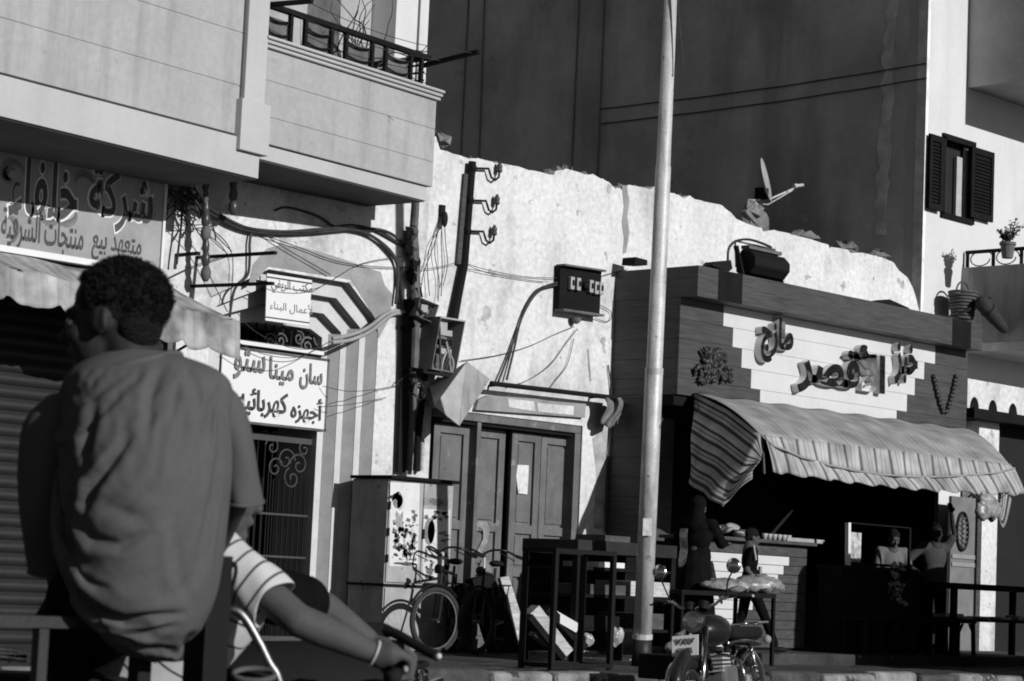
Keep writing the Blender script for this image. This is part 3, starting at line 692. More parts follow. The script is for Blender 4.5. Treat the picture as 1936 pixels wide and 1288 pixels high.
# ragged strips of mortar on the side wall
random.seed(21)
def strip(u_top, v0, u_bot, v1, w, name, mt, step=14):
    L_, R_ = [], []; n = int((v1-v0)/step)
    for j in range(n+1):
        v = v0+(v1-v0)*j/n; u = u_top+(u_bot-u_top)*j/n
        L_.append((u-w*random.uniform(.25, .75), v)); R_.append((u+w*random.uniform(.25, .7), v))
    m = MB(); m.prism(sidepoly(L_+R_[::-1], .012), (.02, 0, 0)); return m.build(name, mt, FB)
strip(1687, -20, 1664, 445, 20, 'mortar_strip', G['side_patch'])
strip(1485, -10, 1478, 150, 8, 'mortar_strip', G['side'])
for (u0, u1, v1) in [(887, 871, 300), (917, 906, 305), (1096, 1081, 325), (1144, 1130, 335)]:
    p, q = PX(u0, -10, XF-.01), PX(u1, v1, XF-.01); p = q+(p-q)*((12.9-q.z)/(p.z-q.z)); m = MB(); m.bar(p, q, .022, .022); m.build('rendered_joint', mat('joint_line', .2, bump=0), FB)
SC = thing('wall_cables', PX(1400, 180, XF-.03), 'two thin dark cables clipped across the shaded side wall', 'cables')
for dv in (0, 28):
    pts = [PX(1136+(1752-1136)*t, 206+dv-86*t+5*math.sin(math.pi*t)+.4*math.sin(t*25), XF-.03) for t in [j/30 for j in range(31)]]
    m = MB(); m.tube(pts, .009, 6); m.build('cable', G['cable'], SC)
# ---- window with louvred shutters
WN = thing('shuttered_window', PY(1806, 412, W), 'window with dark louvred shutters folded open on the white wall', 'window')
m = MB(); m.box(xw0, xw1, W+.1, W+.13, zw0, zw1); m.build('pane', G['glass'], WN)
for (a, b, c, d) in [(xw0-.05, xw1+.05, zw1-.03, zw1+.05), (xw0-.05, xw1+.05, zw0-.05, zw0+.02), (xw0-.05, xw0+.02, zw0, zw1), (xw1-.03, xw1+.05, zw0, zw1)]:
    m = MB(); m.box(a, b, W-.06, W+.09, c, d); m.build('frame', G['wood_black'], WN)
xc = PY(1810, 340, W+.05).x
m = MB(); m.box(xc-.05, xc+.09, W+.03, W+.08, zw0+.03, zw1-.2); m.build('curtain', G['cloth_pale'], WN)
m = MB(); m.box(xc+.15, xc+.24, W+.02, W+.06, zw0+.02, zw1-.03); m.build('casement', G['metal_grey'], WN)
def louvre(u0, u1, v0m, v1m, um):
    x0, x1 = PY(u0, 330, W-.08).x, PY(u1, 330, W-.08).x; z1, z0 = PY(um, v0m, W-.08).z, PY(um, v1m, W-.08).z
    s = MB(); s.box(x0, x1, W-.075, W-.065, z0, z1); s = s.build('shutter_leaf', G['wood_black'], WN)
    for (a, b, c, d) in [(x0, x0+.07, z0, z1), (x1-.07, x1, z0, z1), (x0+.07, x1-.07, z0, z0+.09), (x0+.07, x1-.07, z1-.09, z1)]:
        m = MB(); m.box(a, b, W-.105, W-.07, c, d); m.build('shutter_stile', G['wood_black'], s)
    m = MB(); z = z0+.11
    while z < z1-.11:
        m.hexa([Vector(p) for p in [(x0+.07, W-.1, z), (x1-.07, W-.1, z), (x1-.07, W-.078, z+.035), (x0+.07, W-.078, z+.035), (x0+.07, W-.095, z+.008), (x1-.07, W-.095, z+.008), (x1-.07, W-.073, z+.043), (x0+.07, W-.073, z+.043)]]); z += .05
    m.build('louvres', G['wood_black'], s)
louvre(1755, 1781, 256, 398, 1768); louvre(1835, 1877, 283, 416, 1856)
# ---- bay above
BY = PY(1829, 166, W-.02); bx = BY.x
m = MB(); m.box(bx, bx+6, W-1.5, W-.02, BY.z, 13); m.build('bay', mat('bay_render', .38, var=.12, scale=2, bump=.3, bscale=20), FB)
# ---- small balcony at the right
zbt = PY(1820, 507, W-.02).z; xb = PY(1818, 520, W-.02).x; zbb = PY(1830, 652, W-.02).z
BB = thing('side_balcony', (xb, W-.6, zbb), 'rendered concrete balcony of the white building beside the kiosk fascia', 'balcony')
m = MB(); m.box(xb, xb+.1, W-1.25, W-.022, zbb, zbt); m.build('side_panel', G['metal_grey'] if 0 else mat('balcony_render', .36, var=.15, scale=2, bump=.2, stain=.45, sscale=(4, 4, .6)), BB)
m = MB(); m.box(xb+.1, xb+5, W-1.25, W-1.13, zbb, zbt); m.build('front_panel', G['white_wall'], BB)
m = MB(); m.box(xb+.02, xb+5, W-1.23, W-.024, zbb-.12, zbb-.002); m.build('floor_slab', G['side'], BB)
zrl = PY(1850, 467, W-.5).z
for (p, q) in [((xb+.05, W-.05, zrl), (xb+.05, W-1.2, zrl)), ((xb+.05, W-.08, zbt), (xb+.05, W-.08, zrl)), ((xb+.05, W-.5, zbt), (xb+.05, W-.5, zrl)), ((xb+.05, W-.95, zbt), (xb+.05, W-.95, zrl)), ((xb+.05, W-1.2, zrl), (xb+5, W-1.2, zrl))]:
    m = MB(); m.bar(p, q, .03, .05); m.build('rail_bar', G['black'], BB)
for yy in (.3, .72):
    pts = [(xb+.05, W-yy-.2*math.cos(t*.42)*(1-.02*t), (zbt+zrl)/2+.14*math.sin(t*.42)*(1-.03*t)) for t in range(16)]
    m = MB(); m.tube(pts, .009, 5); m.build('rail_scroll', G['black'], BB)
c = PY(1905, 472, W-.95)
PP = thing('potted_plant', c-Vector((0, 0, .12)), 'small leafy plant in a clay pot on the balcony rail', 'plant')
m = MB(); m.lathe([(.075, -.12), (.1, .06), (.115, .06), (.115, .1), (.09, .1)], c, n=14); m.build('pot', G['clay'], PP)
random.seed(8); m = MB(); mb2 = MB()
for i in range(26):
    d = Vector((random.uniform(-.7, .7), random.uniform(-.7, .7), 1)).normalized(); l = random.uniform(.12, .36); e = c+Vector((0, 0, .08))+d*l
    mb2.tube([c+Vector((0, 0, .08)), e], .005, 4)
    for k in range(14):
        p = c+Vector((0, 0, .08))+d*l*random.uniform(.4, 1.05)+Vector((random.uniform(-1, 1), random.uniform(-1, 1), random.uniform(-1, 1)))*.03
        a = Vector((random.uniform(-1, 1), random.uniform(-1, 1), random.uniform(-1, 1))).normalized()*.028; b = a.orthogonal().normalized()*.016
        m.add([p-a, p+b, p+a, p-b], [(0, 1, 2, 3)])
mb2.build('stems', G['leaf'], PP); tag(m.build('leaves', G['leaf'], PP), kind='stuff')
# basket and rolled bundle hanging from the balcony
c = PY(1820, 575, W-.35)
BK = thing('wicker_basket', c-Vector((0, 0, .2)), 'round wicker basket with a handle hanging beside the balcony', 'basket')
m = MB(); n = 20
for j in range(9):
    rr = .14+.05*j/8+.008*(j % 2); zz = -.2+.36*j/8
    m.tube([(c.x+rr*math.cos(6.283*k/n), c.y+rr*math.sin(6.283*k/n), c.z+zz) for k in range(n)], .021, 6, closed=True)
m.build('woven_body', G['wicker'], BK, smooth=True)
m = MB(); m.lathe([(.14, -.2), (.18, .14)], c, n=18); m.build('lining', G['wood_black'], BK)
m = MB(); m.tube([(c.x-.17*math.cos(3.1416*k/10), c.y, c.z+.15+.16*math.sin(3.1416*k/10)) for k in range(11)], .014, 6); m.build('handle', G['wicker'], BK)
c = PY(1880, 595, W-.7)
RB = thing('rolled_mat', c, 'dark rolled mat leaning out from the balcony side', 'mat')
a, b = PY(1850, 565, W-.65), PY(1903, 628, W-.8)
m = MB(); m.tube([a, a.lerp(b, .1), a.lerp(b, .5), a.lerp(b, .9), b], [.05, .11, .1, .07, .03], 12); m.build('roll', mat('mat_weave', .03, var=.3, scale=10), RB, smooth=True)
m = MB(); m.tube([a.lerp(b, .3)+Vector((0, 0, 0)), a.lerp(b, .34)], .112, 12); m.build('tie', G['black'], RB)
m = MB(); m.bar(PY(1808, 598, W-.5), PY(1872, 563, W-.6), .03); m.build('pole', G['black'], RB)

# ---- shop next door with little arches, under the balcony
xk = PY(1829, 750, W-.4).x
NS = thing('arcaded_shop_front', (xk, W-.4, 0), 'white shop front band with a row of small round arches at the right edge', 'shop front')
z1, z0 = PY(1832, 716, W-.4).z, PY(1832, 772, W-.4).z
holes = [1842, 1877, 1915, 1950, 1985, 2020]
pl = [(xk, z0), (xk, z1), (xk+5, z1), (xk+5, z0)]
bot = []
for u in holes[::-1]:
    xx = PY(u, 778, W-.4).x; r_ = .12
    bot += [(xx+r_*math.cos(a), z0+.0+.17*math.sin(a)) for a in [math.pi*j/10 for j in range(11)]]
m = MB(); m.prism([(a, W-.4, b) for a, b in pl+bot], (0, .25, 0)); m.build('arch_band', G['plaster'], NS)
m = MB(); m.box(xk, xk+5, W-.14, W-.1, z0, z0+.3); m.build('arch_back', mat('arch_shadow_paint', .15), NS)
m = MB(); m.box(xk-.05, xk+5, W-.55, W-.1, z0-.14, z0-.003); m.build('beam', G['wood_black'], NS)
x0 = PY(1846, 1050, W-.3).x; x1 = PY(1884, 1050, W-.3).x
m = MB(); m.box(x0, x1, W-.3, W-.05, PAV, z0-.14); m.build('pier', G['plaster'], NS)
m = MB(); m.box(x1, xk+5, W-.12, W-.1, PAV, z0-.14); m.build('dark_opening', G['dark_room'], NS)
m = MB(); m.box(xk-.6, xk, W-.12, W-.03, 3.1, z0+.4); m.build('dark_opening', G['dark_room'], NS)

# ================================================================== bread kiosk clad in dark boards
KX0 = PY(1172, 620, W).x; KY = W-1.0; FY = W-1.25
KX1 = PX(1858, 640, 1).x if 0 else PY(1858, 636, FY).x
zf1 = PY(1600, 559.5, FY).z; zf0 = PY(1600, 614, FY).z
zs0k = PY(1285, 746, KY).z
KI = thing('bread_kiosk', (KX0+3, KY+.5, PAV), 'bread shop clad in dark boards with a pale stepped sign panel', 'shop')
KXb = PY(1829, 700, KY).x
xfl = PY(1320, 530, FY).x
m = MB(); m.box(xfl, KX1, FY, FY+.28, zf0, zf1); m.build('fascia_beam', G['wood_dark'], KI, bevel=.005)
m = MB(); m.box(xfl+.002, xfl+.28, FY+.28, W-.01, zf0, zf1); m.build('fascia_beam', G['wood_dark'], KI, bevel=.005)
m = MB(); m.box(xfl+.28, KX1-.01, FY+.25, W-.03, zf1-.06, zf1-.01); m.build('roof_board', G['wood_black'], KI)
# joint lines are gaps between real boards; rows of the sign
nrow = 5; rowz = [zf0]+[PY(1387, v, KY).z for v in (618, 655, 694, 731)]+[zs0k]
lefts = [1368, 1387, 1405, 1424, 1442]; rights = [1767, 1747, 1730, 1716, 1697]
xs_ = PY(1284, 650, KY).x
rowz = [zf0, zf0-.29]
zz = PY(1387, 620, KY).z; rowz = [zf0]+[zz-.228*i for i in range(4)]+[zs0k]
g_ = .0015
def board(name, mt, x0, x1, y0, y1, z0, z1):
    m = MB(); m.box(x0, x1, y0, y1, z0, z1); return m.build(name, mt, KI, bevel=.002)
for i in range(5):
    za, zb = rowz[i]-g_, rowz[i+1]+g_
    vm = 0
    xl = PY(lefts[i], 600, KY).x; xr = PY(rights[i], 720, KY).x
    board('dark_board', G['wood_dark'], xs_, xl-g_, KY, KY+.04, zb, za)
    board('pale_board', G['wood_white'], xl+g_, xr-g_, KY, KY+.04, zb, za)
    board('dark_board', G['wood_dark'], xr+g_, KXb, KY, KY+.04, zb, za)
    board('side_board', G['wood_dark'], xs_, xs_+.03, KY+.042, W-.01, zb, za)
m = MB(); m.box(xs_+.03, KXb-.01, KY+.042, W-.02, zs0k+.02, zf0-.01); m.build('sign_core', G['wood_black'], KI)
# lower side wall in boards
xls = xs_
z = PAV; yl = W-.72
while z < zs0k-.02:
    zt2 = min(z+.228, zs0k); board('side_board', G['wood_dark'], xls, xls+.04, yl, W-.01, z+g_, zt2-g_); z += .228
z = PAV
while z < 3.0:
    board('front_board', G['wood_dark'], xls+.042, xls+.32, yl, yl+.04, z+g_, z+.228-g_); z += .228
m = MB(); m.box(xls+.042, xls+.3, yl+.042, W-.012, PAV, zs0k); m.build('side_core', G['wood_black'], KI)
m = MB(); m.box(xs_, KXb, KY+.05, KY+.3, zs0k-.12, zs0k-.004); m.build('lintel', G['wood_black'], KI)
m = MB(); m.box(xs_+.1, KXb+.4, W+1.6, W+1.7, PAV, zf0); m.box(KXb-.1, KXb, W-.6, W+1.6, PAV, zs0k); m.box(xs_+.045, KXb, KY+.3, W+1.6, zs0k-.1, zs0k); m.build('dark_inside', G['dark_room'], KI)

# ---- raised letters, emblem and garland
fl = mat('patterned_letter_face', .014, rough=.9, var=.9, scale=26, bump=.3, spec=.05)
def kword(txt, u0, v0, u1, v1, bold=.045, depth=.1):
    a, b = PY(u0, v0, KY), PY(u1, v1, KY); ob = lettering('sign_letters', txt, (a.x, KY, a.z), (1, 0, 0), (0, 0, 1), b.x-a.x, b.z-a.z, fl, KI, depth, bold)
    ob.data.materials.append(G['sign_white'])
    for p in ob.data.polygons:
        if abs(p.normal.y) < .5: p.material_index = 1
    return ob
kword('خبز', 1678, 727, 1724, 655)
kword('الأقصر', 1494, 742, 1663, 660)
kword('طازج', 1425, 684, 1489, 606)
random.seed(4)
em = MB()
for i in range(150):
    u = random.gauss(1348, 17); v = random.uniform(662, 722)
    if not 1312 < u < 1384 or (v < 690 and not 1324 < u < 1372): continue
    c = PY(u, v, KY-.02-random.uniform(0, .03)); em.ball(c, (random.uniform(.012, .035), .03, random.uniform(.03, .07)), 6, 4, Matrix.Rotation(random.uniform(-1.2, 1.2), 3, 'Y'))
em.build('emblem', mat('dark_relief', .03, rough=.4, var=.9, scale=18), KI, smooth=True)
ga = MB()
for t in range(10):
    s = t/9
    for side in (-1, 1):
        u = 1786+side*(3+18*(1-s)**.75); v = 712+66*s
        ga.ball(PY(u, v, KY-.025), (.032+.012*(t % 2), .035, .034), 7, 5)
ga.build('garland', mat('dark_relief2', .03, rough=.4, var=.6, scale=18), KI, smooth=True)

# ---- floodlight on the fascia
c = PY(1447, 500, FY+.25)
FL = thing('floodlight', PY(1455, 535, FY+.2), 'black floodlight with curved hood standing on the kiosk fascia', 'floodlight')
def q_(u, v, y): return PY(u, v, FY+y)
ax0 = Vector((1, 0, 0)); wv = .25
x0, x1 = q_(1416, 500, .2).x, q_(1482, 505, .2).x
zb = q_(1450, 528, .2).z
prof = [(0, 0), (-.12, .03), (-.2, .12), (-.2, .22), (-.12, .3), (.02, .33), (.1, .2), (.1, .05)]
m = MB(); m.prism([(x0, FY+.3+a, zb+b) for a, b in prof], (x1-x0, 0, 0)); m.build('housing', G['black'], FL, bevel=.02)
m = MB(); m.prism([(x0-.06, FY+.3+a, zb+b) for a, b in [(.04, .36), (.1, .36), (-.02, -.01), (-.07, -.01)]], (.03, 0, 0)); m.prism([(x1+.03, FY+.3+a, zb+b) for a, b in [(.04, .36), (.1, .36), (-.02, -.01), (-.07, -.01)]], (.03, 0, 0)); m.build('end_bracket', G['black'], FL)
m = MB(); m.tube([(x0-.05, FY+.35, zb+.1), (x0-.05, FY+.38, zb+.42), (x1+.05, FY+.38, zb+.42), (x1+.05, FY+.35, zb+.1)], .013, 6); m.build('yoke', G['metal_dark'], FL)
m = MB(); m.box(x0+.05, x1+.1, FY+.15, FY+.4, zf1+.002, zf1+.03); m.build('base_plate', G['black'], FL)
m = MB(); m.box(x0+.02, x1-.02, FY+.22, FY+.34, zb+.33, zb+.37); m.build('cooling_ridge', G['metal_dark'], FL)
m = MB(); m.tube(catmull([q_(1376, 497, .35), q_(1378, 470, .35), q_(1392, 456, .35), q_(1415, 453, .35), q_(1440, 460, .3), q_(1458, 468, .3)]), .016, 6); m.build('cable', G['cable'], FL)
a = q_(1366, 503, .35); m = MB(); m.prism([q_(u, v, .3) for u, v in [(1346, 502), (1352, 495), (1382, 492), (1385, 508), (1378, 514)]], (0, .15, 0)); m.build('ballast_box', G['black'], FL)
# odds and ends on the kiosk roof
for (pts_, lab) in [([(1202, 486), (1224, 492), (1224, 502), (1200, 500)], 'dark block lying on the kiosk roof near the lamp post'), ([(1650, 571), (1682, 566), (1718, 582), (1722, 588), (1660, 576)], 'dark tin sheet lying on the kiosk roof by the corner')]:
    m = MB(); m.prism([PY(u, v, W-.35) for u, v in pts_], (0, .2, 0)); tag(m.build('roof_scrap', G['wood_black'], loc=PY(*pts_[0], W-.3)), lab, 'scrap')
# ---- satellite dish
c = PY(1446, 342, W+.2)
DS = thing('satellite_dish', PY(1425, 405, W+.2), 'satellite dish seen edge on, standing on the broken wall top', 'satellite dish')
e0, e1 = PY(1437, 300, W+.2), PY(1456, 381, W+.2)
up_ = (e0-e1).normalized(); axd = Vector((.5, -.84, 0)); axd = (axd-up_*axd.dot(up_)).normalized()
vr = (c-CAM).normalized(); axd = (up_.cross(vr)).normalized()
if axd.dot(_r) < 0: axd = -axd
axd = (axd*.993-vr*.11).normalized()
rad = (e0-e1).length/2
m = MB(); m.lathe([(.01, -.05), (rad*.5, -.035), (rad*.85, -.008), (rad, .012), (rad, .02), (rad*.84, .002), (rad*.5, -.022), (.01, -.035)], (e0+e1)/2, axd, 24); m.build('reflector', G['metal_grey'], DS, smooth=True)
m = MB(); m.tube([e1+up_*.03, PY(1500, 357, W+.15)], .014, 6); m.tube([PY(1432, 385, W+.2), PY(1452, 387, W+.2), PY(1498, 360, W+.15)], .008, 5); m.build('feed_arm', G['galv'], DS)
h0, h1 = PY(1501, 352, W+.15), PY(1518, 350, W+.13); m = MB(); m.tube([h0, h0.lerp(h1, .3), h0.lerp(h1, .35), h1], [.03, .03, .022, .022], 10); m.build('receiver', G['galv'], DS)
m = MB(); m.obox(PY(1440, 366, W+.25), (.07, 0, 0), (0, .06, 0), (0, 0, .07)); m.tube([PY(1438, 372, W+.22), PY(1428, 398, W+.22), PY(1424, 420, W+.22)], .025, 8); m.build('mount', G['black'], DS)
# ================================================================== electrics and cables on the wall
def wp(u, v, out=.03): return PY(u, v, W-out)
def cable_thing(label, paths, mt=None, r=.012, name='wall_cable', cat='cable'):
    a = paths[0][0]; t = thing(name, wp(a[0], a[1]), label, cat)
    for pth in paths:
        out = pth[0][2] if len(pth[0]) > 2 else .03
        m = MB(); m.tube(catmull([wp(p[0], p[1], p[2] if len(p) > 2 else out) for p in pth], 7), r, 6); m.build('cable', mt or G['cable'], t, smooth=True)
    return t
cable_thing('thick bundle of black cables sagging under the balcony', [
    [(330, 362, .12), (380, 385, .12), (430, 415, .08), (478, 434, .06), (540, 438, .06), (620, 433, .05), (680, 438, .05), (720, 458, .05), (748, 490, .05), (752, 530, .05), (748, 575, .05)],
    [(340, 350, .14), (395, 392, .1), (450, 425, .08), (500, 436, .06), (580, 438, .06), (650, 431, .05), (700, 445, .05), (735, 475, .05), (752, 505, .05), (757, 560, .05), (760, 590, .05)],
    [(335, 372, .1), (400, 405, .08), (470, 437, .06), (560, 442, .05), (640, 436, .05), (690, 432, .05), (735, 440, .05), (775, 470, .05)]], r=.017)
cable_thing('dark cable running just under the balcony shadow', [[(520, 398, .03), (545, 392, .03), (600, 408, .03), (632, 428, .03), (660, 425, .03), (700, 432, .03), (745, 455, .03), (775, 475, .03)]], r=.012)
cable_thing('black cable dropping from the bundle beside the small sign', [[(476, 436, .05), (472, 460, .05), (472, 490, .05), (468, 520, .04), (448, 540, .04), (440, 560, .04), (434, 600, .04)]], r=.014)
cable_thing('thin loose wires fanning from the sign to the iron poles', [
    [(385, 425, .1), (420, 450, .08), (438, 480, .06), (440, 520, .05), (434, 580, .05)],
    [(392, 400, .1), (405, 440, .08), (438, 475, .06)],
    [(330, 430, .1), (350, 450, .1), (380, 490, .1), (430, 590, .1)],
    [(495, 440, .05), (540, 470, .05), (600, 505, .05), (625, 520, .05)],
    [(490, 442, .05), (560, 466, .04), (640, 495, .04), (720, 505, .04), (800, 505, .05)],
    [(315, 427, .15), (380, 425, .1), (420, 418, .1)],
    [(300, 535, .15), (340, 515, .12), (375, 500, .1), (440, 480, .06)]], r=.005)
cable_thing('thin wires drooping across the white sign boards', [
    [(447, 590, .02), (480, 625, .1), (540, 655, .12), (590, 660, .12), (625, 645, .1)],
    [(455, 650, .1), (500, 670, .14), (560, 676, .14), (610, 655, .12)],
    [(500, 530, .15), (540, 545, .15), (600, 545, .1), (680, 500, .05), (760, 485, .04)]], r=.004)
cable_thing('thin wire looping from the sign board to the riser pipe', [[(610, 730, -.15), (660, 740, .05), (720, 735, .05), (765, 725, .06), (800, 712, .08)], [(600, 770, -.15), (660, 765, .04), (730, 752, .05)]], r=.004)
cable_thing('pair of pale grey cables curving over the arch shoulder', [
    [(628, 640, .02), (660, 634, .04), (695, 620, .06), (725, 597, .06), (745, 588, .05), (768, 592, .05)],
    [(628, 648, .02), (662, 643, .05), (698, 628, .07), (728, 604, .07), (748, 593, .06), (766, 594, .05)]], G['cable_grey'], r=.022)
cable_thing('tangled thin wires hanging from the plaster hook to the fuse box', [
    [(838, 400, .05), (832, 430, .05), (815, 460, .05), (808, 500, .05), (812, 560, .05)],
    [(836, 410, .05), (826, 440, .05), (822, 480, .05), (830, 530, .05), (828, 570, .05)],
    [(838, 405, .06), (834, 450, .06), (836, 500, .06), (834, 560, .06)],
    [(834, 420, .05), (818, 470, .06), (800, 520, .06), (795, 565, .06)],
    [(840, 400, .05), (842, 455, .04), (846, 500, .04), (838, 540, .05)]], r=.005)
c = wp(838, 398, .04); m = MB(); m.box(c.x-.035, c.x+.035, c.y, W, c.z-.06, c.z+.06); m.ball(c-Vector((0, .03, .1)), (.04, .03, .09), 8, 6); tag(m.build('cable_hook', G['black'], loc=c), 'dark cable hook with a knot of wire on the plaster', 'hook')
cable_thing('thin service wires strung from the iron pole to the fuse board', [[(790, 510, .06), (830, 505, .06), (868, 495, .1)], [(880, 498, .1), (920, 510, .05), (990, 523, .03), (1058, 526, .05)], [(880, 500, .1), (925, 517, .04), (1000, 530, .03), (1030, 533, .03)], [(1138, 522, .04), (1170, 513, .02), (1186, 510, .02)]], r=.004)
cable_thing('pair of cables bending down from the fuse board to the rod', [
    [(1058, 533, .06), (1035, 540, .05), (1015, 550, .04), (995, 580, .04), (980, 620, .04), (962, 670, .04), (942, 722, .06)],
    [(1058, 538, .06), (1030, 545, .05), (1008, 562, .04), (985, 605, .04), (972, 660, .04), (958, 718, .06)]], r=.013)
cable_thing('thin slack wires hanging below the fuse board on the plaster', [
    [(872, 682, .04), (940, 672, .03), (1000, 655, .03), (1050, 632, .03), (1085, 618, .04)],
    [(1092, 622, .04), (1070, 650, .03), (1040, 690, .03), (1000, 718, .03), (960, 732, .04)],
    [(1085, 640, .03), (1072, 690, .03), (1050, 720, .03), (1035, 740, .03)],
    [(1130, 575, .04), (1155, 590, .03), (1150, 608, .03), (1125, 602, .03)]], r=.0045)
cable_thing('long thin wire hanging down the right edge of the plaster', [[(1150, 690, .02), (1156, 760, .03), (1148, 900, .03), (1144, 1005, .03)]], r=.008)

# ---- iron pole with three hooked insulators
PL = thing('insulator_pole', wp(850, 690, .07), 'dark iron pole on the plaster wall carrying three hooked insulators', 'pole')
m = MB(); m.tube([wp(893, 306, .07), wp(878, 500, .07), wp(866, 560, .07), wp(858, 600, .07), wp(848, 690, .07)], [.043, .043, .046, .052, .055], 8); m.build('shaft', G['wood_black'], PL)
m = MB(); m.tube([wp(880, 330, .02), wp(866, 500, .02)], .045, 6); m.build('stained_board', G['wood_mid'], PL)
for (v, u) in [(318, 892), (379, 887), (437, 882)]:
    m = MB(); m.tube([wp(u, v, .06), wp(u+32, v+1, .06), wp(u+34, v+8, .06), wp(u+37, v+18, .06), wp(u+44, v+23, .06), wp(u+51, v+17, .06), wp(u+52, v+8, .06), wp(u+52, v, .06)], .013, 7); h_ = m.build('hook', G['black'], PL, smooth=True)
    c = wp(u+52, v+8, .06); m = MB(); m.lathe([(.03, 0), (.035, .02), (.028, .045), (.034, .06), (.03, .085), (.016, .1), (.016, .115)], c, n=12); m.build('insulator', G['porc_dark'], PL, smooth=True)
    m = MB(); m.tube([wp(u-3, v, .08), wp(u+4, v+.5, .08)], .05, 8); m.build('collar', G['black'], PL)
# ---- brown pipe mess
DU = thing('cable_duct', wp(765, 890, .05), 'tall black cable duct beside the arch column', 'duct')
m = MB(); m.hexa([wp(752, 893, .01), wp(767, 893, .01), wp(767, 893, .08), wp(752, 893, .08), wp(762, 592, .01), wp(777, 592, .01), wp(777, 592, .08), wp(762, 592, .08)]); m.build('channel', G['black'], DU)
random.seed(31)
PM = thing('corroded_riser', wp(790, 890, .06), 'corroded riser pipe wrapped in scraps of wire and sacking', 'pipe')
m = MB(); m.tube([wp(788, 380, .05), wp(784, 440, .05), wp(782, 470, .07), wp(786, 560, .08), wp(783, 600, .08)], [.03, .035, .06, .055, .06], 8); m.build('upper_pipe', G['metal_dark'], PM)
pts = []
for (u, v) in [(780, 440), (776, 470), (785, 500), (778, 520), (788, 548), (776, 580), (785, 600), (770, 612)]:
    c = wp(u, v, .09); m = MB(); m.ball(c, (.07, .05, .09), 8, 6)
    for q in m.v: q += Vector((random.uniform(-1, 1), random.uniform(-1, 1)*.6, random.uniform(-1, 1)))*.03
    m.build('wrapping', G['wood_mid'] if random.random() < .5 else G['wood_black'], PM)
m = MB(); m.tube([wp(786, 610, .07), wp(783, 700, .07), wp(778, 800, .07), wp(772, 890, .07)], [.045, .05, .04, .04], 8); m.build('lower_pipe', G['metal_dark'], PM)
m = MB(); m.tube([wp(806, 690, .09), wp(798, 760, .09), wp(790, 830, .09), wp(786, 890, .09)], .035, 8); m.build('lower_pipe', G['wood_black'], PM)
m = MB(); m.tube([wp(790, 620, .03), wp(789, 892, .03)], .03, 8); m.build('conduit', G['cable_grey'], PM)
m = MB(); m.tube([wp(800, 800, .1), wp(797, 890, .1)], .022, 8); m.build('conduit', G['wood_pale'], PM)
for i in range(14):
    u = random.uniform(774, 806); v = random.uniform(690, 730); p = wp(u, v, .12); pts = [p]
    for j in range(5): p = p+Vector((random.uniform(-.06, .06), random.uniform(-.03, .03), random.uniform(-.09, .02))); pts.append(p)
    m = MB(); m.tube(catmull(pts, 3), .006, 5); m.build('loose_wire', G['cable'], PM)
# ---- two open boxes
def tray(name, label, cat, quad, depth, inner, out=.1):
    q = [wp(u, v, out) for u, v in quad]; c = sum(q, Vector())/4
    t = thing(name, c, label, cat); d = Vector((0, depth, 0))
    m = MB(); m.prism([p+d for p in q], (0, .012, 0)); m.build('back_plate', G['metal_dark'], t)
    for k in range(4):
        a, b = q[k], q[(k+1) % 4]; ca, cb = a+(c-a)*.06, b+(c-b)*.06
        m = MB(); m.hexa([a, b, cb, ca, a+d, b+d, cb+d, ca+d]); m.build('side_plate', G['metal_grey'] if k in (0, 1) else G['metal_dark'], t)
    inner(t, q, c); return t
def inn1(t, q, c):
    m = MB(); m.box(c.x-.05, c.x+.05, c.y+.04, c.y+.1, c.z-.02, c.z+.06); m.build('fuse_holder', G['porcelain'], t)
    m = MB(); m.tube(catmull([c+Vector((-.1, .05, .03)), c+Vector((0, .02, -.05)), c+Vector((.1, .03, -.02)), c+Vector((.08, .05, .05))], 5), .012, 6); m.build('wire', G['cable'], t)
tray('junction_box', 'small open junction box hanging askew beside the pipe', 'junction box', [(795, 562), (831, 577), (820, 611), (784, 596)], .12, inn1, .2)
def inn2(t, q, c):
    for i in range(3):
        m = MB(); z_ = c.z+.12-.1*i; m.box(c.x-.09, c.x+.09, c.y+.04, c.y+.12, z_-.02, z_+.04); m.build('fuse_carrier', G['porcelain'] if i != 1 else G['wood_black'], t)
    for i in range(7):
        a = c+Vector((random.uniform(-.12, .1), .06, random.uniform(-.05, .2))); b = c+Vector((random.uniform(-.12, .1), .03, -.3))
        m = MB(); m.tube(catmull([a, (a+b)/2+Vector((random.uniform(-.08, .08), -.03, 0)), b], 6), .012, 6); m.build('wire', G['cable_grey'] if i % 2 else G['cable'], t)
    m = MB(); m.box(c.x-.06, c.x+.05, c.y+.08, c.y+.14, c.z+.14, c.z+.28); m.build('meter', G['metal_grey'], t)
tray('fuse_cabinet', 'tall open fuse cabinet crammed with wires, tilted beside the iron pole', 'fuse box', [(833, 598), (881, 606), (862, 707), (816, 698)], .26, inn2, .32)
m = MB(); m.bar(wp(776, 698, .2), wp(858, 712, .3), .05, .04); tag(m.build('iron_bracket', G['black'], loc=wp(815, 705, .25)), 'dark iron bracket under the tilted fuse cabinet', 'bracket')
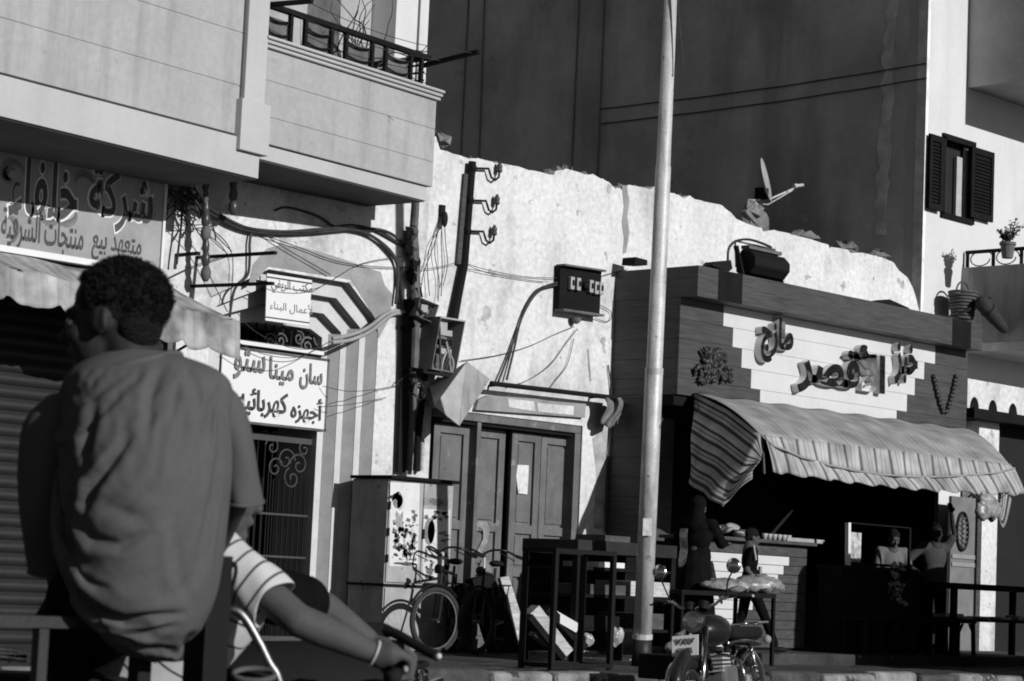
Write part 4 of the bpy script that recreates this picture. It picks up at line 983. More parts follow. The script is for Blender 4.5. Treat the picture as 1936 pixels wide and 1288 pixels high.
# ---- fuse board
FBD = thing('fuse_board', wp(1097, 597, .04), 'dark wooden fuse board with two rows of white porcelain fuses', 'fuse board')
q = [wp(u, v, .1) for u, v in [(1060, 501), (1138, 513), (1134, 597), (1057, 586)]]
m = MB(); m.prism(q, (0, .09, 0)); m.build('board', G['wood_black'], FBD, bevel=.008)
m = MB(); a, b = q[0], q[1]; m.bar(a, b, .14, .02); m.build('top_lip', G['metal_dark'], FBD)
m = MB(); m.bar(q[3], q[2], .14, .025); m.build('bottom_lip', G['metal_dark'], FBD)
for (u, v) in [(1080, 535), (1092, 537), (1116, 541), (1126, 544), (1135, 545)]:
    c = wp(u, v, .13); m = MB(); m.box(c.x-.033, c.x+.033, c.y-.03, c.y+.03, c.z-.08, c.z+.07); m.build('porcelain_fuse', G['porcelain'], FBD, bevel=.01)
    m = MB(); m.box(c.x-.012, c.x+.012, c.y-.042, c.y-.03, c.z-.03, c.z+.03); m.build('fuse_slot', G['black'], FBD)
c = wp(1107, 541, .12); m = MB(); m.ball(c, (.05, .05, .05), 10, 6); m.build('knob', G['black'], FBD)
c = wp(1090, 601, .08); m = MB(); m.lathe([(.06, 0), (.05, -.04), (.02, -.07)], c, n=10); m.build('cable_gland', G['metal_dark'], FBD)

# ---- insulator strings and iron rods under the overhang
for (u, vs, lab) in [(389, [(348, .05), (372, .04), (395, .05), (416, .06), (440, .07), (466, .05), (490, .06), (517, .07)], 'long string of dark and pale ceramic insulators hanging under the overhang'), (441, [(346, .05), (368, .06), (392, .07)], 'short string of ceramic insulators beneath the pilaster')]:
    t = thing('insulator_string', wp(u, vs[0][0]-12, .25), lab, 'insulators')
    for k, (v, r) in enumerate([(v_, r_*.72) for v_, r_ in vs]):
        c = wp(u, v, .25); m = MB(); m.lathe([(.02, .09), (r*.6, .07), (r, .02), (r, -.03), (r*.7, -.06), (.02, -.08)], c, n=12); m.build('insulator', G['porc_dark'] if k % 3 != 1 else G['metal_dark'], t, smooth=True)
    m = MB(); m.tube([wp(u, vs[0][0]-14, .25), wp(u, vs[-1][0], .25)], .012, 6); m.build('rod', G['black'], t)
for (u0, v0, u1, v1, lab) in [(333, 483, 376, 479, 'short iron rod jutting from the wall beside the big sign'), (372, 487, 521, 478, 'upper of the two long iron rods jutting over the arch'), (363, 541, 516, 536, 'lower of the two long iron rods jutting over the arch')]:
    a = wp(u0, v0, 0); d_ = 0.0
    best = min(([abs(PY(u1, v1, W-d).x-a.x), d] for d in [i*.02 for i in range(1, 120)]))
    b = PY(u1, v1, W-best[1]); m = MB(); m.bar(a+Vector((0, .05, 0)), b, .04, .03); tag(m.build('iron_rod', G['black'], loc=a), lab, 'iron rod')
t = thing('wire_tangle', wp(345, 385, .15), 'clump of tangled black wire at the top of the sign edge', 'wire tangle'); random.seed(12)
for i in range(22):
    p = wp(random.uniform(325, 375), random.uniform(348, 385), .15); pts = [p]
    for j in range(5): p = p+Vector((random.uniform(-.1, .1), random.uniform(-.05, .05), random.uniform(-.14, .05))); pts.append(p)
    m = MB(); m.tube(catmull(pts, 3), .008, 5); m.build('wire', G['cable'], t)
m = MB(); m.tube(catmull([wp(345, 380, .15), wp(342, 430, .12), wp(336, 480, .12), wp(334, 500, .12)], 5), .012, 5); m.build('wire', G['cable'], t)

# ---- folded sheet metal hood over the door corner
HD = thing('sheet_metal_hood', PY(868, 800, W-.35), 'pale folded sheet metal hood jutting out point first beside the door', 'metal hood')
A_, B_, C_, D_ = PY(822, 768, W-.5), PY(883, 684, W-.42), PY(926, 717, W-.05), PY(868, 805, W-.62)
E_ = Vector((B_.x-.15, W-.02, (A_.z+B_.z)/2))
for nm, tri in (('sheet', (A_, B_, D_)), ('sheet', (B_, C_, D_)), ('sheet', (A_, D_, E_)), ('sheet', (C_, E_, D_)), ('sheet', (A_, E_, B_))):
    n_ = (tri[1]-tri[0]).cross(tri[2]-tri[0]).normalized()*.006
    m = MB(); m.prism([Vector(p)+n_*.5 for p in tri], -n_); m.build(nm, G['metal_grey'], HD)
m = MB(); m.tube([B_, D_], .01, 6); m.build('folded_edge', G['metal_grey'], HD)
# ---- rod with rag over the door
RD = thing('rod_over_door', wp(930, 725, .2), 'dark iron rod fixed across the plaster above the door', 'rod')
m = MB(); m.tube([wp(928, 725, .22), wp(1168, 753, .22)], .028, 8); m.build('rod', G['black'], RD)
for u in (950, 1140):
    vv = 725+(u-928)*28/240; m = MB(); m.tube([wp(u, vv, .22), wp(u-26, vv+2, 0)], .016, 6); m.build('bracket', G['black'], RD)
RG = thing('rag', wp(1158, 755, .22), 'ragged cloth scrap hanging from the end of the rod', 'rag')
def rg(i, j): 
    p = wp(1142+32*i+6*math.sin(j*5), 752+(58-18*abs(i-.5))*j, .22+.04*math.sin(i*9+j*4)); return p
m = MB(); m.grid(rg, 14, 12); m.build('cloth', mat('old_sacking', .14, var=.4, scale=9), RG, smooth=True, solid=.004)

# ---- street lamp post
bp = PD(1212, 1262, 23.15); LPX = bp.x; LPY = bp.y
LM = thing('street_pole', (LPX, LPY, PAV), 'tall bare galvanised steel street pole standing at the kerb', 'pole')
tpz = 7.0
tp_ = PD(1268, 0, 23.15); dxy = Vector((tp_.x-LPX, tp_.y-LPY, 0))/(tp_.z-PAV)
def lp(z): return Vector((LPX, LPY, z))+dxy*(z-PAV)
m = MB(); m.tube([lp(.62), lp(3.2), lp(3.21), lp(5.2), lp(5.21), lp(tpz)], [.09, .087, .079, .076, .07, .062], 24); m.build('shaft', G['galv'], LM, smooth=True)
m = MB(); m.tube([lp(PAV-.02), lp(.619)], [.098, .093], 20); m.build('painted_foot', mat('black_base_paint', .02, rough=.5, var=.4, scale=7), LM, smooth=True)
m = MB(); m.tube([lp(3.18), lp(3.24)], .089, 20); m.build('collar', G['galv'], LM)
m = MB(); m.tube([lp(.6), lp(.65)], .1, 20); m.build('collar', G['galv'], LM)
m = MB(); m.lathe([(.075, 0), (.075, .04), (.03, .07)], lp(tpz), n=16); m.build('cap', G['galv'], LM)
c = PD(1224, 996, 23.03); m = MB(); m.tube([c-Vector((0, 0, .1)), c+Vector((0, 0, .1))], .02, 4)
q = [PD(u, v, 23.03) for u, v in [(1216, 980), (1233, 980), (1232, 1013), (1215, 1013)]]
m = MB(); m.prism(q, _f*.01); tag(m.build('sticker', mat('torn_sticker', .6, var=.3, scale=20, peel=.6, peelv=.2, pscale=14, bump=0), LM))
pts = [PD(1281, -10, 23.03), PD(1285, 50, 23.03), PD(1290, 100, 23.03), PD(1292, 130, 23.03), PD(1288, 132, 23.03)]
m = MB(); m.tube(catmull(pts, 5), .008, 5); m.build('loose_strap', G['cable'], LM)
# ================================================================== kiosk awning, counters, platform
PLT = .45
m = MB(); m.box(xs_-.1, 40, 15.6, W-.12, PAV-.1, PLT); tag(m.build('shop_platform', G['pave'], bevel=.02), kind='structure')
# dark inlays on the fascia
for (u0, u1) in [(1357, 1401), (1802, 1836)]:
    x0, x1 = PY(u0, 560, FY).x, PY(u1, 610, FY).x; m = MB(); m.box(x0, x1, FY-.004, FY+.01, zf0+.004, zf1-.004); m.build('fascia_inlay', G['wood_black'], KI)
yA, yB = KY-.03, 15.55
AWN = thing('kiosk_awning', PY(1600, 800, 16.3), 'big striped cloth awning with hanging valance over the kiosk front', 'awning')
aL, aR = PY(1312, 743, yA), PY(1832, 812, yA)
bL, bR = PY(1438, 822, yB), PY(1908, 878, yB)
vL, vR = PY(1456, 892, yB-.08), PY(1936, 936, yB-.08)
st = stripe_mat('striped_awning_cloth', [(0, .45), (.1, .36), (.16, .44), (.34, .3), (.40, .45), (.62, .38), (.68, .46), (.86, .34), (.9, .45)], 13, 'U', var=.22)
stv = stripe_mat('striped_valance_cloth', [(0, .52), (.1, .16), (.24, .36), (.3, .52), (.56, .34), (.64, .52), (.8, .4), (.86, .52)], 17, 'U', var=.25)
sts = stripe_mat('striped_side_cloth', [(0, .5), (.18, .06), (.30, .45), (.44, .14), (.50, .5), (.64, .07), (.82, .42)], 4.0, 'V', var=.25)
def k_top(i, j):
    p = aL.lerp(aR, i).lerp(bL.lerp(bR, i), j); p.z += .07*math.sin(math.pi*j)-.035*math.sin(math.pi*i)*j+.012*math.sin(i*47+j*3); return p
def k_mid(i, j):      # cloth sagging between the ridge and the front bar
    p = bL.lerp(bR, i); q = p + Vector((0, -.06, -.05-.30*(math.sin(math.pi*i)**.7)*(1-.35*i))); r_ = p.lerp(q, j); r_.y += .05*math.sin(i*60)*j*.4; return r_
def k_val(i, j):
    p = k_mid(i, 1.0); q = vL.lerp(vR, i); q.z -= .05*math.sin(math.pi*i)+.016*math.sin(i*75); r_ = p.lerp(q, j); r_.y -= .02*math.sin(i*75)*(.4+j)+.015*math.sin(i*31+2); r_.x += .04*math.sin(j*2); return r_
m = MB(); m.grid(k_top, 90, 12); m.build('canopy', st, AWN, smooth=True, solid=.004)
m = MB(); m.grid(k_mid, 120, 4); m.build('sagging_edge', stv, AWN, smooth=True, solid=.004)
m = MB(); m.grid(k_val, 240, 8); m.build('valance', stv, AWN, smooth=True, solid=.004)
# side cheek: hangs in pleats from the ridge, its foot swinging out
s_top = [aL, aL.lerp(bL, .5)+Vector((0, 0, .04)), bL, bL+Vector((.02, -.03, -.2))]
s_bot = [PY(1301, 912, yA-.42), PY(1332, 934, yA-.85), PY(1364, 956, yA-1.15), PY(1420, 905, yB-.05)]
def k_side(i, j):
    def l3(P, t):
        t *= 3; k = min(2, int(t)); return P[k].lerp(P[k+1], t-k)
    p = l3(s_top, i).lerp(l3(s_bot, i), j); p.x += .035*math.sin(i*16+j*3)*j+.02*math.sin(j*9+i*5); return p
m = MB(); m.grid(k_side, 40, 24); m.build('side_cheek', sts, AWN, smooth=True, solid=.004)
def k_side2(i, j):
    p = aR.lerp(bR, i); q = PY(1830+60*i, 935+60*math.sin(i*2.6), 16.3-.6*i); q.x = p.x; return p.lerp(q, j)
m = MB(); m.grid(k_side2, 20, 14); m.build('side_cheek', sts, AWN, smooth=True, solid=.004)
for a, b in ((aL, s_bot[2]), (bL, s_bot[0]), (bR, aR-Vector((0, 0, .9))), (bL, bL+Vector((.06, .0, -.42)))):
    m = MB(); m.tube([a+Vector((.03, 0, 0)), b+Vector((.03, 0, 0))], .014, 7); m.build('frame_tube', G['metal_dark'], AWN)
m = MB(); m.tube([bL+Vector((0, .02, -.02)), bR+Vector((0, .02, -.02))], .016, 8); m.build('front_bar', G['metal_dark'], AWN)
m = MB(); m.tube([k_mid(t/30, 1.0)+Vector((0, -.015, 0)) for t in range(31)], .012, 6); m.build('rope', G['cable_grey'], AWN)
# plastic bag tied to the frame at the right
c = PY(1868, 962, 15.4); HB = thing('hanging_bag', c+Vector((0, 0, .2)), 'pale plastic bag hanging from the right end of the awning', 'bag')
m = MB(); m.ball(c, (.27, .08, .15), 16, 10)
for q in m.v: q += Vector((.04*math.sin(q.z*31), .03*math.sin(q.x*27), .04*math.sin(q.x*19+q.y*13)))
m.build('sack', G['plastic_bag'], HB, smooth=True)
m = MB(); m.tube([c+Vector((-.2, 0, .1)), PY(1835, 930, 15.45)], .006, 5); m.tube([c+Vector((.2, 0, .1)), PY(1908, 930, 15.45)], .006, 5); m.build('string', G['cable'], HB)

# ---- bread counter with stepped white boards
YC = 16.45
CT = thing('bread_counter', PY(1430, 1235, YC), 'counter faced with white and brown boards in steps, goods on top', 'counter')
xc0 = PY(1332, 1100, YC).x; xc1 = PY(1524, 1100, YC).x; zc_t = PY(1440, 1020, YC).z
rh = .106; z = zc_t-.04; k = 0
wr = [1560, 1491, 1481, 1471, 1462, 1440, 1425, 1412, 1405, 1398, 1390, 1384]
def cb(nm, mt, x0, x1, z0, z1):
    m = MB(); m.box(x0, x1, YC, YC+.03, z0+.003, z1-.003); m.build(nm, mt, CT, bevel=.002)
cb('brown_board', G['wood_mid'], xc0, xc1, z-.14, z); z -= .14
for k in range(1, 12):
    z0 = max(z-rh, PLT+.02)
    if z-z0 < .02: break
    xm = PY(wr[k], 1100, YC).x
    cb('white_board', G['wood_white'], xc0, xm-.003, z0, z); cb('brown_board', G['wood_mid'], xm+.003, xc1, z0, z); z = z0
m = MB(); m.box(xc0, xc1, YC+.032, YC+.6, PLT, zc_t-.042); m.build('carcass', G['wood_black'], CT)
m = MB(); m.box(xc0-.05, PY(1546, 1020, YC-.1).x, YC-.1, YC+.65, zc_t-.04, zc_t); m.build('worktop', G['wood_mid'], CT, bevel=.006)
# bowls, cups and loaves on the counter
random.seed(17)
lab = ['first', 'second', 'third', 'fourth', 'fifth', 'sixth']
TG = []
for i in range(6):
    u = 1446+i*9; c = PY(u, 1006+i*1.2, YC+.1); c.z = zc_t+.001
    m = MB(); m.lathe([(.022, 0), (.034, .05), (.036, .075), (.031, .075), (.02, .012)], c, n=12)
    tag(m.build('cup', G['porcelain'], loc=c, smooth=True), lab[i]+' cup from the left in the row on the counter top', 'cup', 'cups on the bread counter')
c = PY(1505, 1012, YC+.15); c.z = zc_t; m = MB(); m.box(c.x-.3, c.x+.45, c.y-.1, c.y+.2, c.z+.001, c.z+.05); tag(m.build('pastry_tray', G['metal_grey'], loc=c, bevel=.01), 'flat pale tray at the right end of the counter top', 'tray')
heap = thing('bread_heap', PY(1390, 1000, YC+.1), 'heap of flat loaves and paper at the left end of the counter', 'bread')
for i in range(18):
    u = random.uniform(1345, 1425); c = PY(u, 1000, YC+.1+random.uniform(0, .3)); c.z = zc_t+.03+max(0, .13-abs(u-1372)*.0025)*random.uniform(.2, 1.2)
    m = MB(); m.ball(c, (random.uniform(.07, .11), .08, .022), 10, 5, Matrix.Rotation(random.uniform(-.6, .6), 3, 'Y') @ Matrix.Rotation(random.uniform(-.5, .5), 3, 'X')); m.build('loaf', G['bread'] if i % 3 else G['wood_mid'], heap, smooth=True)
# ---- inner serving counter with glass case
YI = 15.95
IC = thing('serving_counter', PY(1690, 1230, YI), 'dark boarded serving counter with a small glass case in the shade', 'counter')
xi0, xi1 = PY(1592, 1100, YI).x, PY(1725, 1150, YI).x; zi = PY(1650, 1072, YI).z
z = PLT
while z < zi-.06:
    m = MB(); m.box(xi0, xi1, YI, YI+.03, z+.003, min(z+.14, zi-.05)-.003); m.build('front_board', G['wood_black'], IC); z += .14
m = MB(); m.box(xi0-.03, xi1+.03, YI-.05, YI+.36, zi-.05, zi); m.build('worktop', G['wood_black'], IC)
m = MB(); m.box(xi0, xi1, YI+.032, YI+.34, PLT, zi-.052); m.build('carcass', G['wood_black'], IC)
xj0 = PY(1604, 1030, YI+.1).x; xj1 = PY(1719, 1030, YI+.1).x; zj = PY(1600, 988, YI+.1).z
for (a, b, c_, d, mt) in [((xj0, YI+.1, zi), (xj0-.02, YI+.1, zj), .05, .05, G['sign_white']), ((xj1, YI+.1, zi), (xj1, YI+.1, zj), .03, .03, G['black']), ((xj0, YI+.1, zj), (xj1, YI+.1, zj), .014, .014, G['black']), ((xj0, YI+.1, zi+.03), (xj1, YI+.1, zi+.03), .03, .03, G['wood_black'])]:
    m = MB(); m.bar(a, b, c_, d); m.build('case_frame', mt, IC)
c = PY(1613, 1050, YI+.2); m = MB(); m.box(c.x-.12, c.x+.16, YI+.2, YI+.22, zi+.05, zi+.4); m.build('price_card', mat('printed_card', .4, var=.6, scale=14, bump=0), IC)
c = PY(1697, 1098, YI-.08); SB = thing('snack_string', c+Vector((0, 0, .25)), 'cluster of shiny small packets hanging at the counter end', 'packets')
for i in range(40):
    p = c+Vector((random.uniform(-.13, .13), random.uniform(-.06, .06), random.uniform(-.28, .2)))
    a = Vector((random.uniform(-1, 1), random.uniform(-1, 1), random.uniform(-1, 1))).normalized()*.035; b = a.orthogonal().normalized()*.025
    m = MB(); m.prism([p-a-b, p+a-b, p+a+b, p-a+b], a.cross(b).normalized()*.006); m.build('packet', G['plastic_bag'], SB)
# ---- carved door leaf and panel right of the men
YP = W-.35
CD = thing('carved_door', PY(1822, 1235, YP), 'pale carved door leaf with dark oval scrollwork at the shop end', 'door')
xp0, xp1 = PY(1797, 1050, YP).x, PY(1846, 1050, YP).x; zp1 = PY(1820, 940, YP).z
m = MB(); m.box(xp0, xp1, YP, YP+.05, PLT, zp1); m.build('leaf', mat('grey_door_paint', .16, var=.2, scale=4), CD, bevel=.005)
for v in (1053, 1068):
    z = PY(1820, v, YP).z; m = MB(); m.box(xp0+.02, xp1-.06, YP-.02, YP, z-.03, z+.03); m.build('rail', mat('door_rail_paint', .24), CD, bevel=.006)
m = MB(); m.box(xp1-.05, xp1+.06, YP-.04, YP+.06, PLT, zp1+.1); m.build('jamb', G['wood_mid'], CD)
c = PY(1820, 1005, YP-.02); m = MB(); m.tube([(c.x+.14*math.cos(t*.2618), c.y, c.z+.26*math.sin(t*.2618)) for t in range(24)], .02, 6, closed=True); m.build('oval_scroll', G['black'], CD)
for t in range(7):
    zq = c.z-.2+.066*t; hw = .13*math.sqrt(max(0, 1-((zq-c.z)/.26)**2)); m = MB(); m.tube([(c.x-hw, c.y, zq), (c.x-hw*.3, c.y, zq+.03), (c.x+hw*.3, c.y, zq-.03), (c.x+hw, c.y, zq)], .011, 5); m.build('scroll', G['metal_dark'], CD)
# ---- stools in front of the counter
def stool(c, w, h, label):
    t = thing('stool', c, label, 'stool', 'dark stools along the shop step')
    for sx in (-1, 1):
        for sy in (-1, 1):
            m = MB(); m.bar(c+Vector((sx*w*.5, sy*w*.42, 0)), c+Vector((sx*w*.46, sy*w*.4, h-.03)), .04); m.build('leg', G['wood_black'], t)
    m = MB(); m.box(c.x-w*.55, c.x+w*.55, c.y-w*.5, c.y+w*.5, c.z+h-.03, c.z+h); m.build('seat', G['wood_black'], t, bevel=.008)
    for sy in (-1, 1):
        for sx in (-1, 1):
            m = MB(); m.bar(c+Vector((sx*w*.48, sy*w*.41, h*.62)), c+Vector((sx*w*.2, sy*w*.41, h-.035)), .022); m.build('brace', G['wood_black'], t)
    return t
for u, lb in ((1632, 'leftmost dark wooden stool in the row on the shop step'), (1690, 'second dark wooden stool from the left on the shop step'), (1754, 'third dark wooden stool from the left on the shop step'), (1806, 'rightmost dark wooden stool in the row on the shop step')):
    c = PZ(u, 1252, PAV+.12); c = PY(u, 1200, 15.7); c.z = PLT; stool(c, .36, .43, lb)
# ---- dark bench-table frames at the right edge with goods
def table(name, label, cat, u0, u1, vtop, y, dep, thick, mt, zbase, shelf=None, group=None, leg=.05):
    a, b = PY(u0, vtop, y), PY(u1, vtop+(u1-u0)*.05, y); zt_ = a.z; t = thing(name, Vector(((a.x+b.x)/2, y+dep/2, zbase)), label, cat, group)
    m = MB(); m.box(a.x, b.x, y, y+dep, zt_-thick, zt_); m.build('top', mt, t, bevel=.006)
    for x in (a.x+leg*.6, b.x-leg*.6):
        for yy in (y+leg*.6, y+dep-leg*.6):
            m = MB(); m.box(x-leg/2, x+leg/2, yy-leg/2, yy+leg/2, zbase, zt_-thick); m.build('leg', G['wood_black'], t)
    for s_ in (shelf or []):
        m = MB(); m.box(a.x+.02, b.x-.02, y+.02, y+dep-.02, zbase+s_-.03, zbase+s_); m.build('shelf', G['wood_black'], t)
    return t, a.x, b.x, zt_
t, x0, x1, zt_ = table('goods_bench', 'long dark wooden bench frame at the right edge of the pavement', 'bench', 1806, 1990, 1102, 15.75, .6, .07, G['wood_black'], PLT, [.45], leg=.07)
lab7 = lab+['seventh']
for i in range(7):
    p = Vector((x0+.25+.33*i, 15.75+random.uniform(.1, .5), PLT+.51)); m = MB(); m.box(p.x-.14, p.x+.14, p.y-.1, p.y+.1, PLT+.452, PLT+.452+random.uniform(.03, .09))
    tag(m.build('wrapped_parcel', [G['plastic_bag'], G['wood_pale'], G['metal_grey']][i % 3], loc=p, bevel=.02), lab7[i]+' wrapped parcel from the left on the dark bench shelf', 'parcel', 'parcels on the bench shelf')
# ---- bread table in front of the counter
t, x0, x1, zt_ = table('bread_table', 'dark folding table with thin legs carrying bags of bread', 'table', 1290, 1468, 1115, 15.2, .55, .05, G['wood_black'], PAV, leg=.035)
for i, (u, w_, h_, lb) in enumerate([(1432, .34, .10, 'bulging plastic bag of flat bread at the right end of the table'), (1372, .3, .07, 'flatter plastic bag of bread in the middle of the table')]):
    c = PY(u, 1112, 15.45); c.z = zt_+h_*.85; m = MB(); m.ball(c, (w_, .24, h_), 30, 14)
    for q in m.v: q += Vector((random.uniform(-1, 1), random.uniform(-1, 1), random.uniform(-1, 1)))*.014+Vector((.03*math.sin(q.z*40+q.x*9), .02*math.sin(q.x*27), .018*math.sin(q.x*33+q.y*19)))
    o = thing('bread_bag', c, lb, 'bag'); m.build('bag', G['plastic_bag'], o, smooth=True)
    for k in range(5):
        m = MB(); m.ball(c+Vector((-.2+.1*k, -.02, -.02)), (.07, .06, .04), 8, 6); m.build('loaf', G['bread'], o, smooth=True)
# ---- stacked stall tables by the pole
t, x0, x1, zt_ = table('stall_table', 'large dark stall table with shelves behind the street pole', 'stall', 1094, 1281, 1020, 15.35, .75, .13, mat('stall_brown', .028, rough=.85, var=.3, spec=.1), PAV, [.35, .68, .95], leg=.07)
m = MB(); m.box(x0+.25, x0+.8, 15.36, 15.6, zt_+.001, zt_+.06); tag(m.build('loose_board', G['wood_mid'], loc=(x0+.5, 15.5, zt_)), 'loose brown board lying on the stall table', 'board')
for i, (f0, f1, zz, h_, mt, lb) in enumerate([(.22, .48, .952, .055, G['sign_white'], 'white flat carton on the upper shelf of the stall'), (.55, .98, .682, .15, G['wood_pale'], 'pale long wooden drawer on the middle shelf of the stall'), (.15, .5, .682, .1, G['wood_mid'], 'brown crate on the middle shelf of the stall'), (.1, .45, .352, .12, G['wood_black'], 'dark crate on the lowest shelf of the stall'), (.6, .9, .352, .16, G['wood_mid'], 'brown box on the lowest shelf of the stall')]):
    xa, xb_ = x0+(x1-x0)*f0, x0+(x1-x0)*f1; m = MB(); m.box(xa, xb_, 15.37, 15.85, PAV+zz, PAV+zz+h_); tag(m.build('carton', mt, loc=(xa, 15.5, PAV+zz), bevel=.004), lb, 'box', 'boxes on the stall shelves')
m = MB(); m.box(x0+.05, x1-.05, 16.06, 16.08, PAV+.1, zt_-.13); m.build('back_board', G['wood_black'], t)
for (u, v, s, lb) in [(1163, 1203, .1, 'crumpled white bag under the stall table'), (1112, 1208, .06, 'small white scrap under the stall table')]:
    c = PY(u, v, 15.4); m = MB(); m.ball(c, (s, s*.6, s*1.1), 10, 7)
    for q in m.v: q += Vector((math.sin(q.z*60), math.sin(q.x*55), math.sin(q.x*47)))*.015
    tag(m.build('crumpled_bag', G['plastic_bag'], loc=c), lb, 'bag')
# ---- black angle iron frame
OF = thing('angle_iron_frame', PZ(1070, 1270, PAV), 'open black angle iron frame standing empty on the pavement', 'frame')
yf = 14.1; yb = yf+.36
xa, xb_ = PY(990, 1150, yb).x, PY(1100, 1150, yb).x; zft = PY(1045, 1038, yb).z
for yy in (yf, yb):
    for x in (xa, xb_):
        m = MB(); m.bar((x, yy, PAV), (x, yy, zft), .045); m.build('upright', G['black'], OF)
    for z in (PAV+.04, zft-.02):
        m = MB(); m.bar((xa, yy, z), (xb_, yy, z), .04); m.build('rail', G['black'], OF)
for x in (xa, xb_):
    for z in (PAV+.04, zft-.02):
        m = MB(); m.bar((x, yf, z), (x, yb, z), .04); m.build('rail', G['black'], OF)
# ---- boards leaning against the door
for (pts_, mt, th, lb) in [([(893, 1096), (934, 1086), (990, 1236), (940, 1246)], G['wood_black'], .12, 'black wooden chest lid leaning against the house door'),
                           ([(946, 1093), (962, 1090), (984, 1160), (1000, 1236), (985, 1238)], G['wood_pale'], .05, 'pale narrow plank leaning beside the black lid')]:
    n_ = len(pts_); q = [PY(u, v, 17.75-.35*(v-1086)/160) for u, v in pts_]; m = MB(); m.prism(q, (.0, th, 0)); tag(m.build('leaning_board', mt, loc=q[2]), lb, 'board')
STP = thing('tilted_shelf', PY(1030, 1236, 15.6), 'tilted pale shelf unit with slanting dark rails behind the iron frame', 'shelf')
for (p, q, w_, mt) in [((1004, 1152), (1068, 1236), .12, G['wood_pale']), ((996, 1165), (1060, 1245), .06, G['wood_black']), ((1030, 1150), (1100, 1225), .08, G['wood_black']), ((1036, 1158), (1088, 1188), .09, G['sign_white']), ((1012, 1190), (1070, 1236), .14, G['wood_mid'])]:
    a, b = PY(*p, 15.55), PY(*q, 15.4); m = MB(); m.bar(a, b, .18, w_); m.build('rail' if mt is G['wood_black'] else 'shelf_board', mt, STP)
# ---- steel cabinet with posters
YK = W-.57
CB = thing('steel_cabinet', PY(790, 1230, YK), 'tall grey steel cabinet plastered with torn posters, bicycle in front', 'cabinet')
xk0, xk1 = PY(733, 1000, YK).x, PY(855, 1000, YK).x; zk1 = PY(735, 905, YK).z; zkm = PY(730, 1106, YK).z
m = MB(); m.box(xk0, xk1, YK+.02, W-.015, zkm+.01, zk1); m.build('upper_case', G['metal_grey'], CB, bevel=.006)
m = MB(); m.box(xk0+.01, xk1-.01, YK+.03, W-.015, PAV, zkm-.01); m.build('lower_case', G['metal_grey'], CB, bevel=.006)
m = MB(); m.box(xk0-.02, xk1+.02, YK, W-.015, zkm-.012, zkm+.012); m.build('ledge', G['black'], CB)
xm = (xk0*.47+xk1*.53)
for (a, b) in ((xk0+.01, xm-.006), (xm+.006, xk1-.01)):
    m = MB(); m.box(a, b, YK, YK+.018, zkm+.03, zk1-.02); m.build('door', G['metal_grey'], CB, bevel=.004)
m = MB(); m.box(xk0+.02, xk1-.02, YK+.012, YK+.03, PAV+.02, zkm-.03); m.build('lower_door', G['metal_grey'], CB, bevel=.004)
m = MB(); m.box(xk0-.04, xk1+.05, YK-.06, W-.016, zk1+.003, zk1+.035); m.build('top_board', G['wood_black'], CB)
for zz in (.25, .5, .75):
    m = MB(); m.tube([(xk0+.012, YK-.004, zkm+(zk1-zkm)*zz-.04), (xk0+.012, YK-.004, zkm+(zk1-zkm)*zz+.04)], .012, 6); m.build('hinge', G['black'], CB)
m = MB(); m.box(xm-.01, xm+.02, YK-.02, YK, (zkm+zk1)/2-.05, (zkm+zk1)/2+.05); m.build('handle', G['black'], CB)
def poster(label, quad, blobs, pv, y):
    q = [PY(u, v, y) for u, v in quad]; t = thing('poster', q[3], label, 'poster', None)
    m = MB(); m.prism(q, (0, .003, 0)); m.build('sheet', mat('poster_paper', pv, rough=.6, var=.12, scale=5, bump=0, peel=.45, peelv=.3, pscale=7), t)
    for (shape_, u, v, a, b, val) in blobs:
        c = PY(u, v, y-.0015); m = MB(); n = 18; ps = []
        for k in range(n):
            ph = 6.283*k/n; rr = 1+(0 if shape_ == 'o' else random.uniform(-.45, .35)); ps.append((c.x+a*rr*math.cos(ph), y-.0015, c.z+b*rr*math.sin(ph)))
        m.prism(ps, (0, .001, 0)); m.build('printed_patch', mat('print_ink', val, rough=.6, var=.5, scale=30, bump=0), t)
    return t
random.seed(23)
yq = YK-.003
bl = [('o', 752, 946, .075, .085, .2), ('r', 749, 938, .08, .05, .03), ('o', 757, 952, .05, .07, .45), ('r', 755, 985, .08, .1, .3)] + [('r', random.uniform(740, 785), random.uniform(1000, 1050), random.uniform(.012, .035), random.uniform(.015, .045), random.choice([.03, .06, .12, .2, .3])) for _ in range(46)] + [('r', random.uniform(742, 790), random.uniform(985, 1060), .018, .012, random.choice([.05, .2, .3])) for _ in range(40)] + [('r', random.uniform(765, 790), random.uniform(965, 985), .03, .02, .12) for _ in range(5)] + [('r', 765, 1066, .16, .018, .08)]
poster('torn poster of a figure on the left cabinet door', [(738, 912), (794, 914), (790, 1072), (736, 1070)], bl, .62, yq)
bl = [('o', 812, 1005, .08, .14, .2), ('o', 818, 1006, .075, .13, .55), ('r', 815, 1080, .04, .07, .12), ('r', 805, 1045, .02, .05, .12)] + [('r', random.uniform(806, 848), random.uniform(968, 982), .035, .022, .1) for _ in range(9)] + [('r', random.uniform(832, 848), random.uniform(1000, 1060), .04, .012, .15) for _ in range(12)] + [('r', random.uniform(804, 848), random.uniform(1050, 1095), .02, .014, random.choice([.05, .2])) for _ in range(26)] + [('r', random.uniform(828, 846), random.uniform(1070, 1098), .04, .03, .05) for _ in range(6)]
poster('torn poster with a portrait and small print on the right cabinet door', [(801, 962), (851, 965), (848, 1098), (799, 1096)], bl, .58, yq)
bl = [('r', 825, 950, .12, .04, .12)]
poster('small dark torn poster scrap above the portrait poster', [(802, 940), (848, 943), (847, 958), (802, 955)], bl, .25, yq)
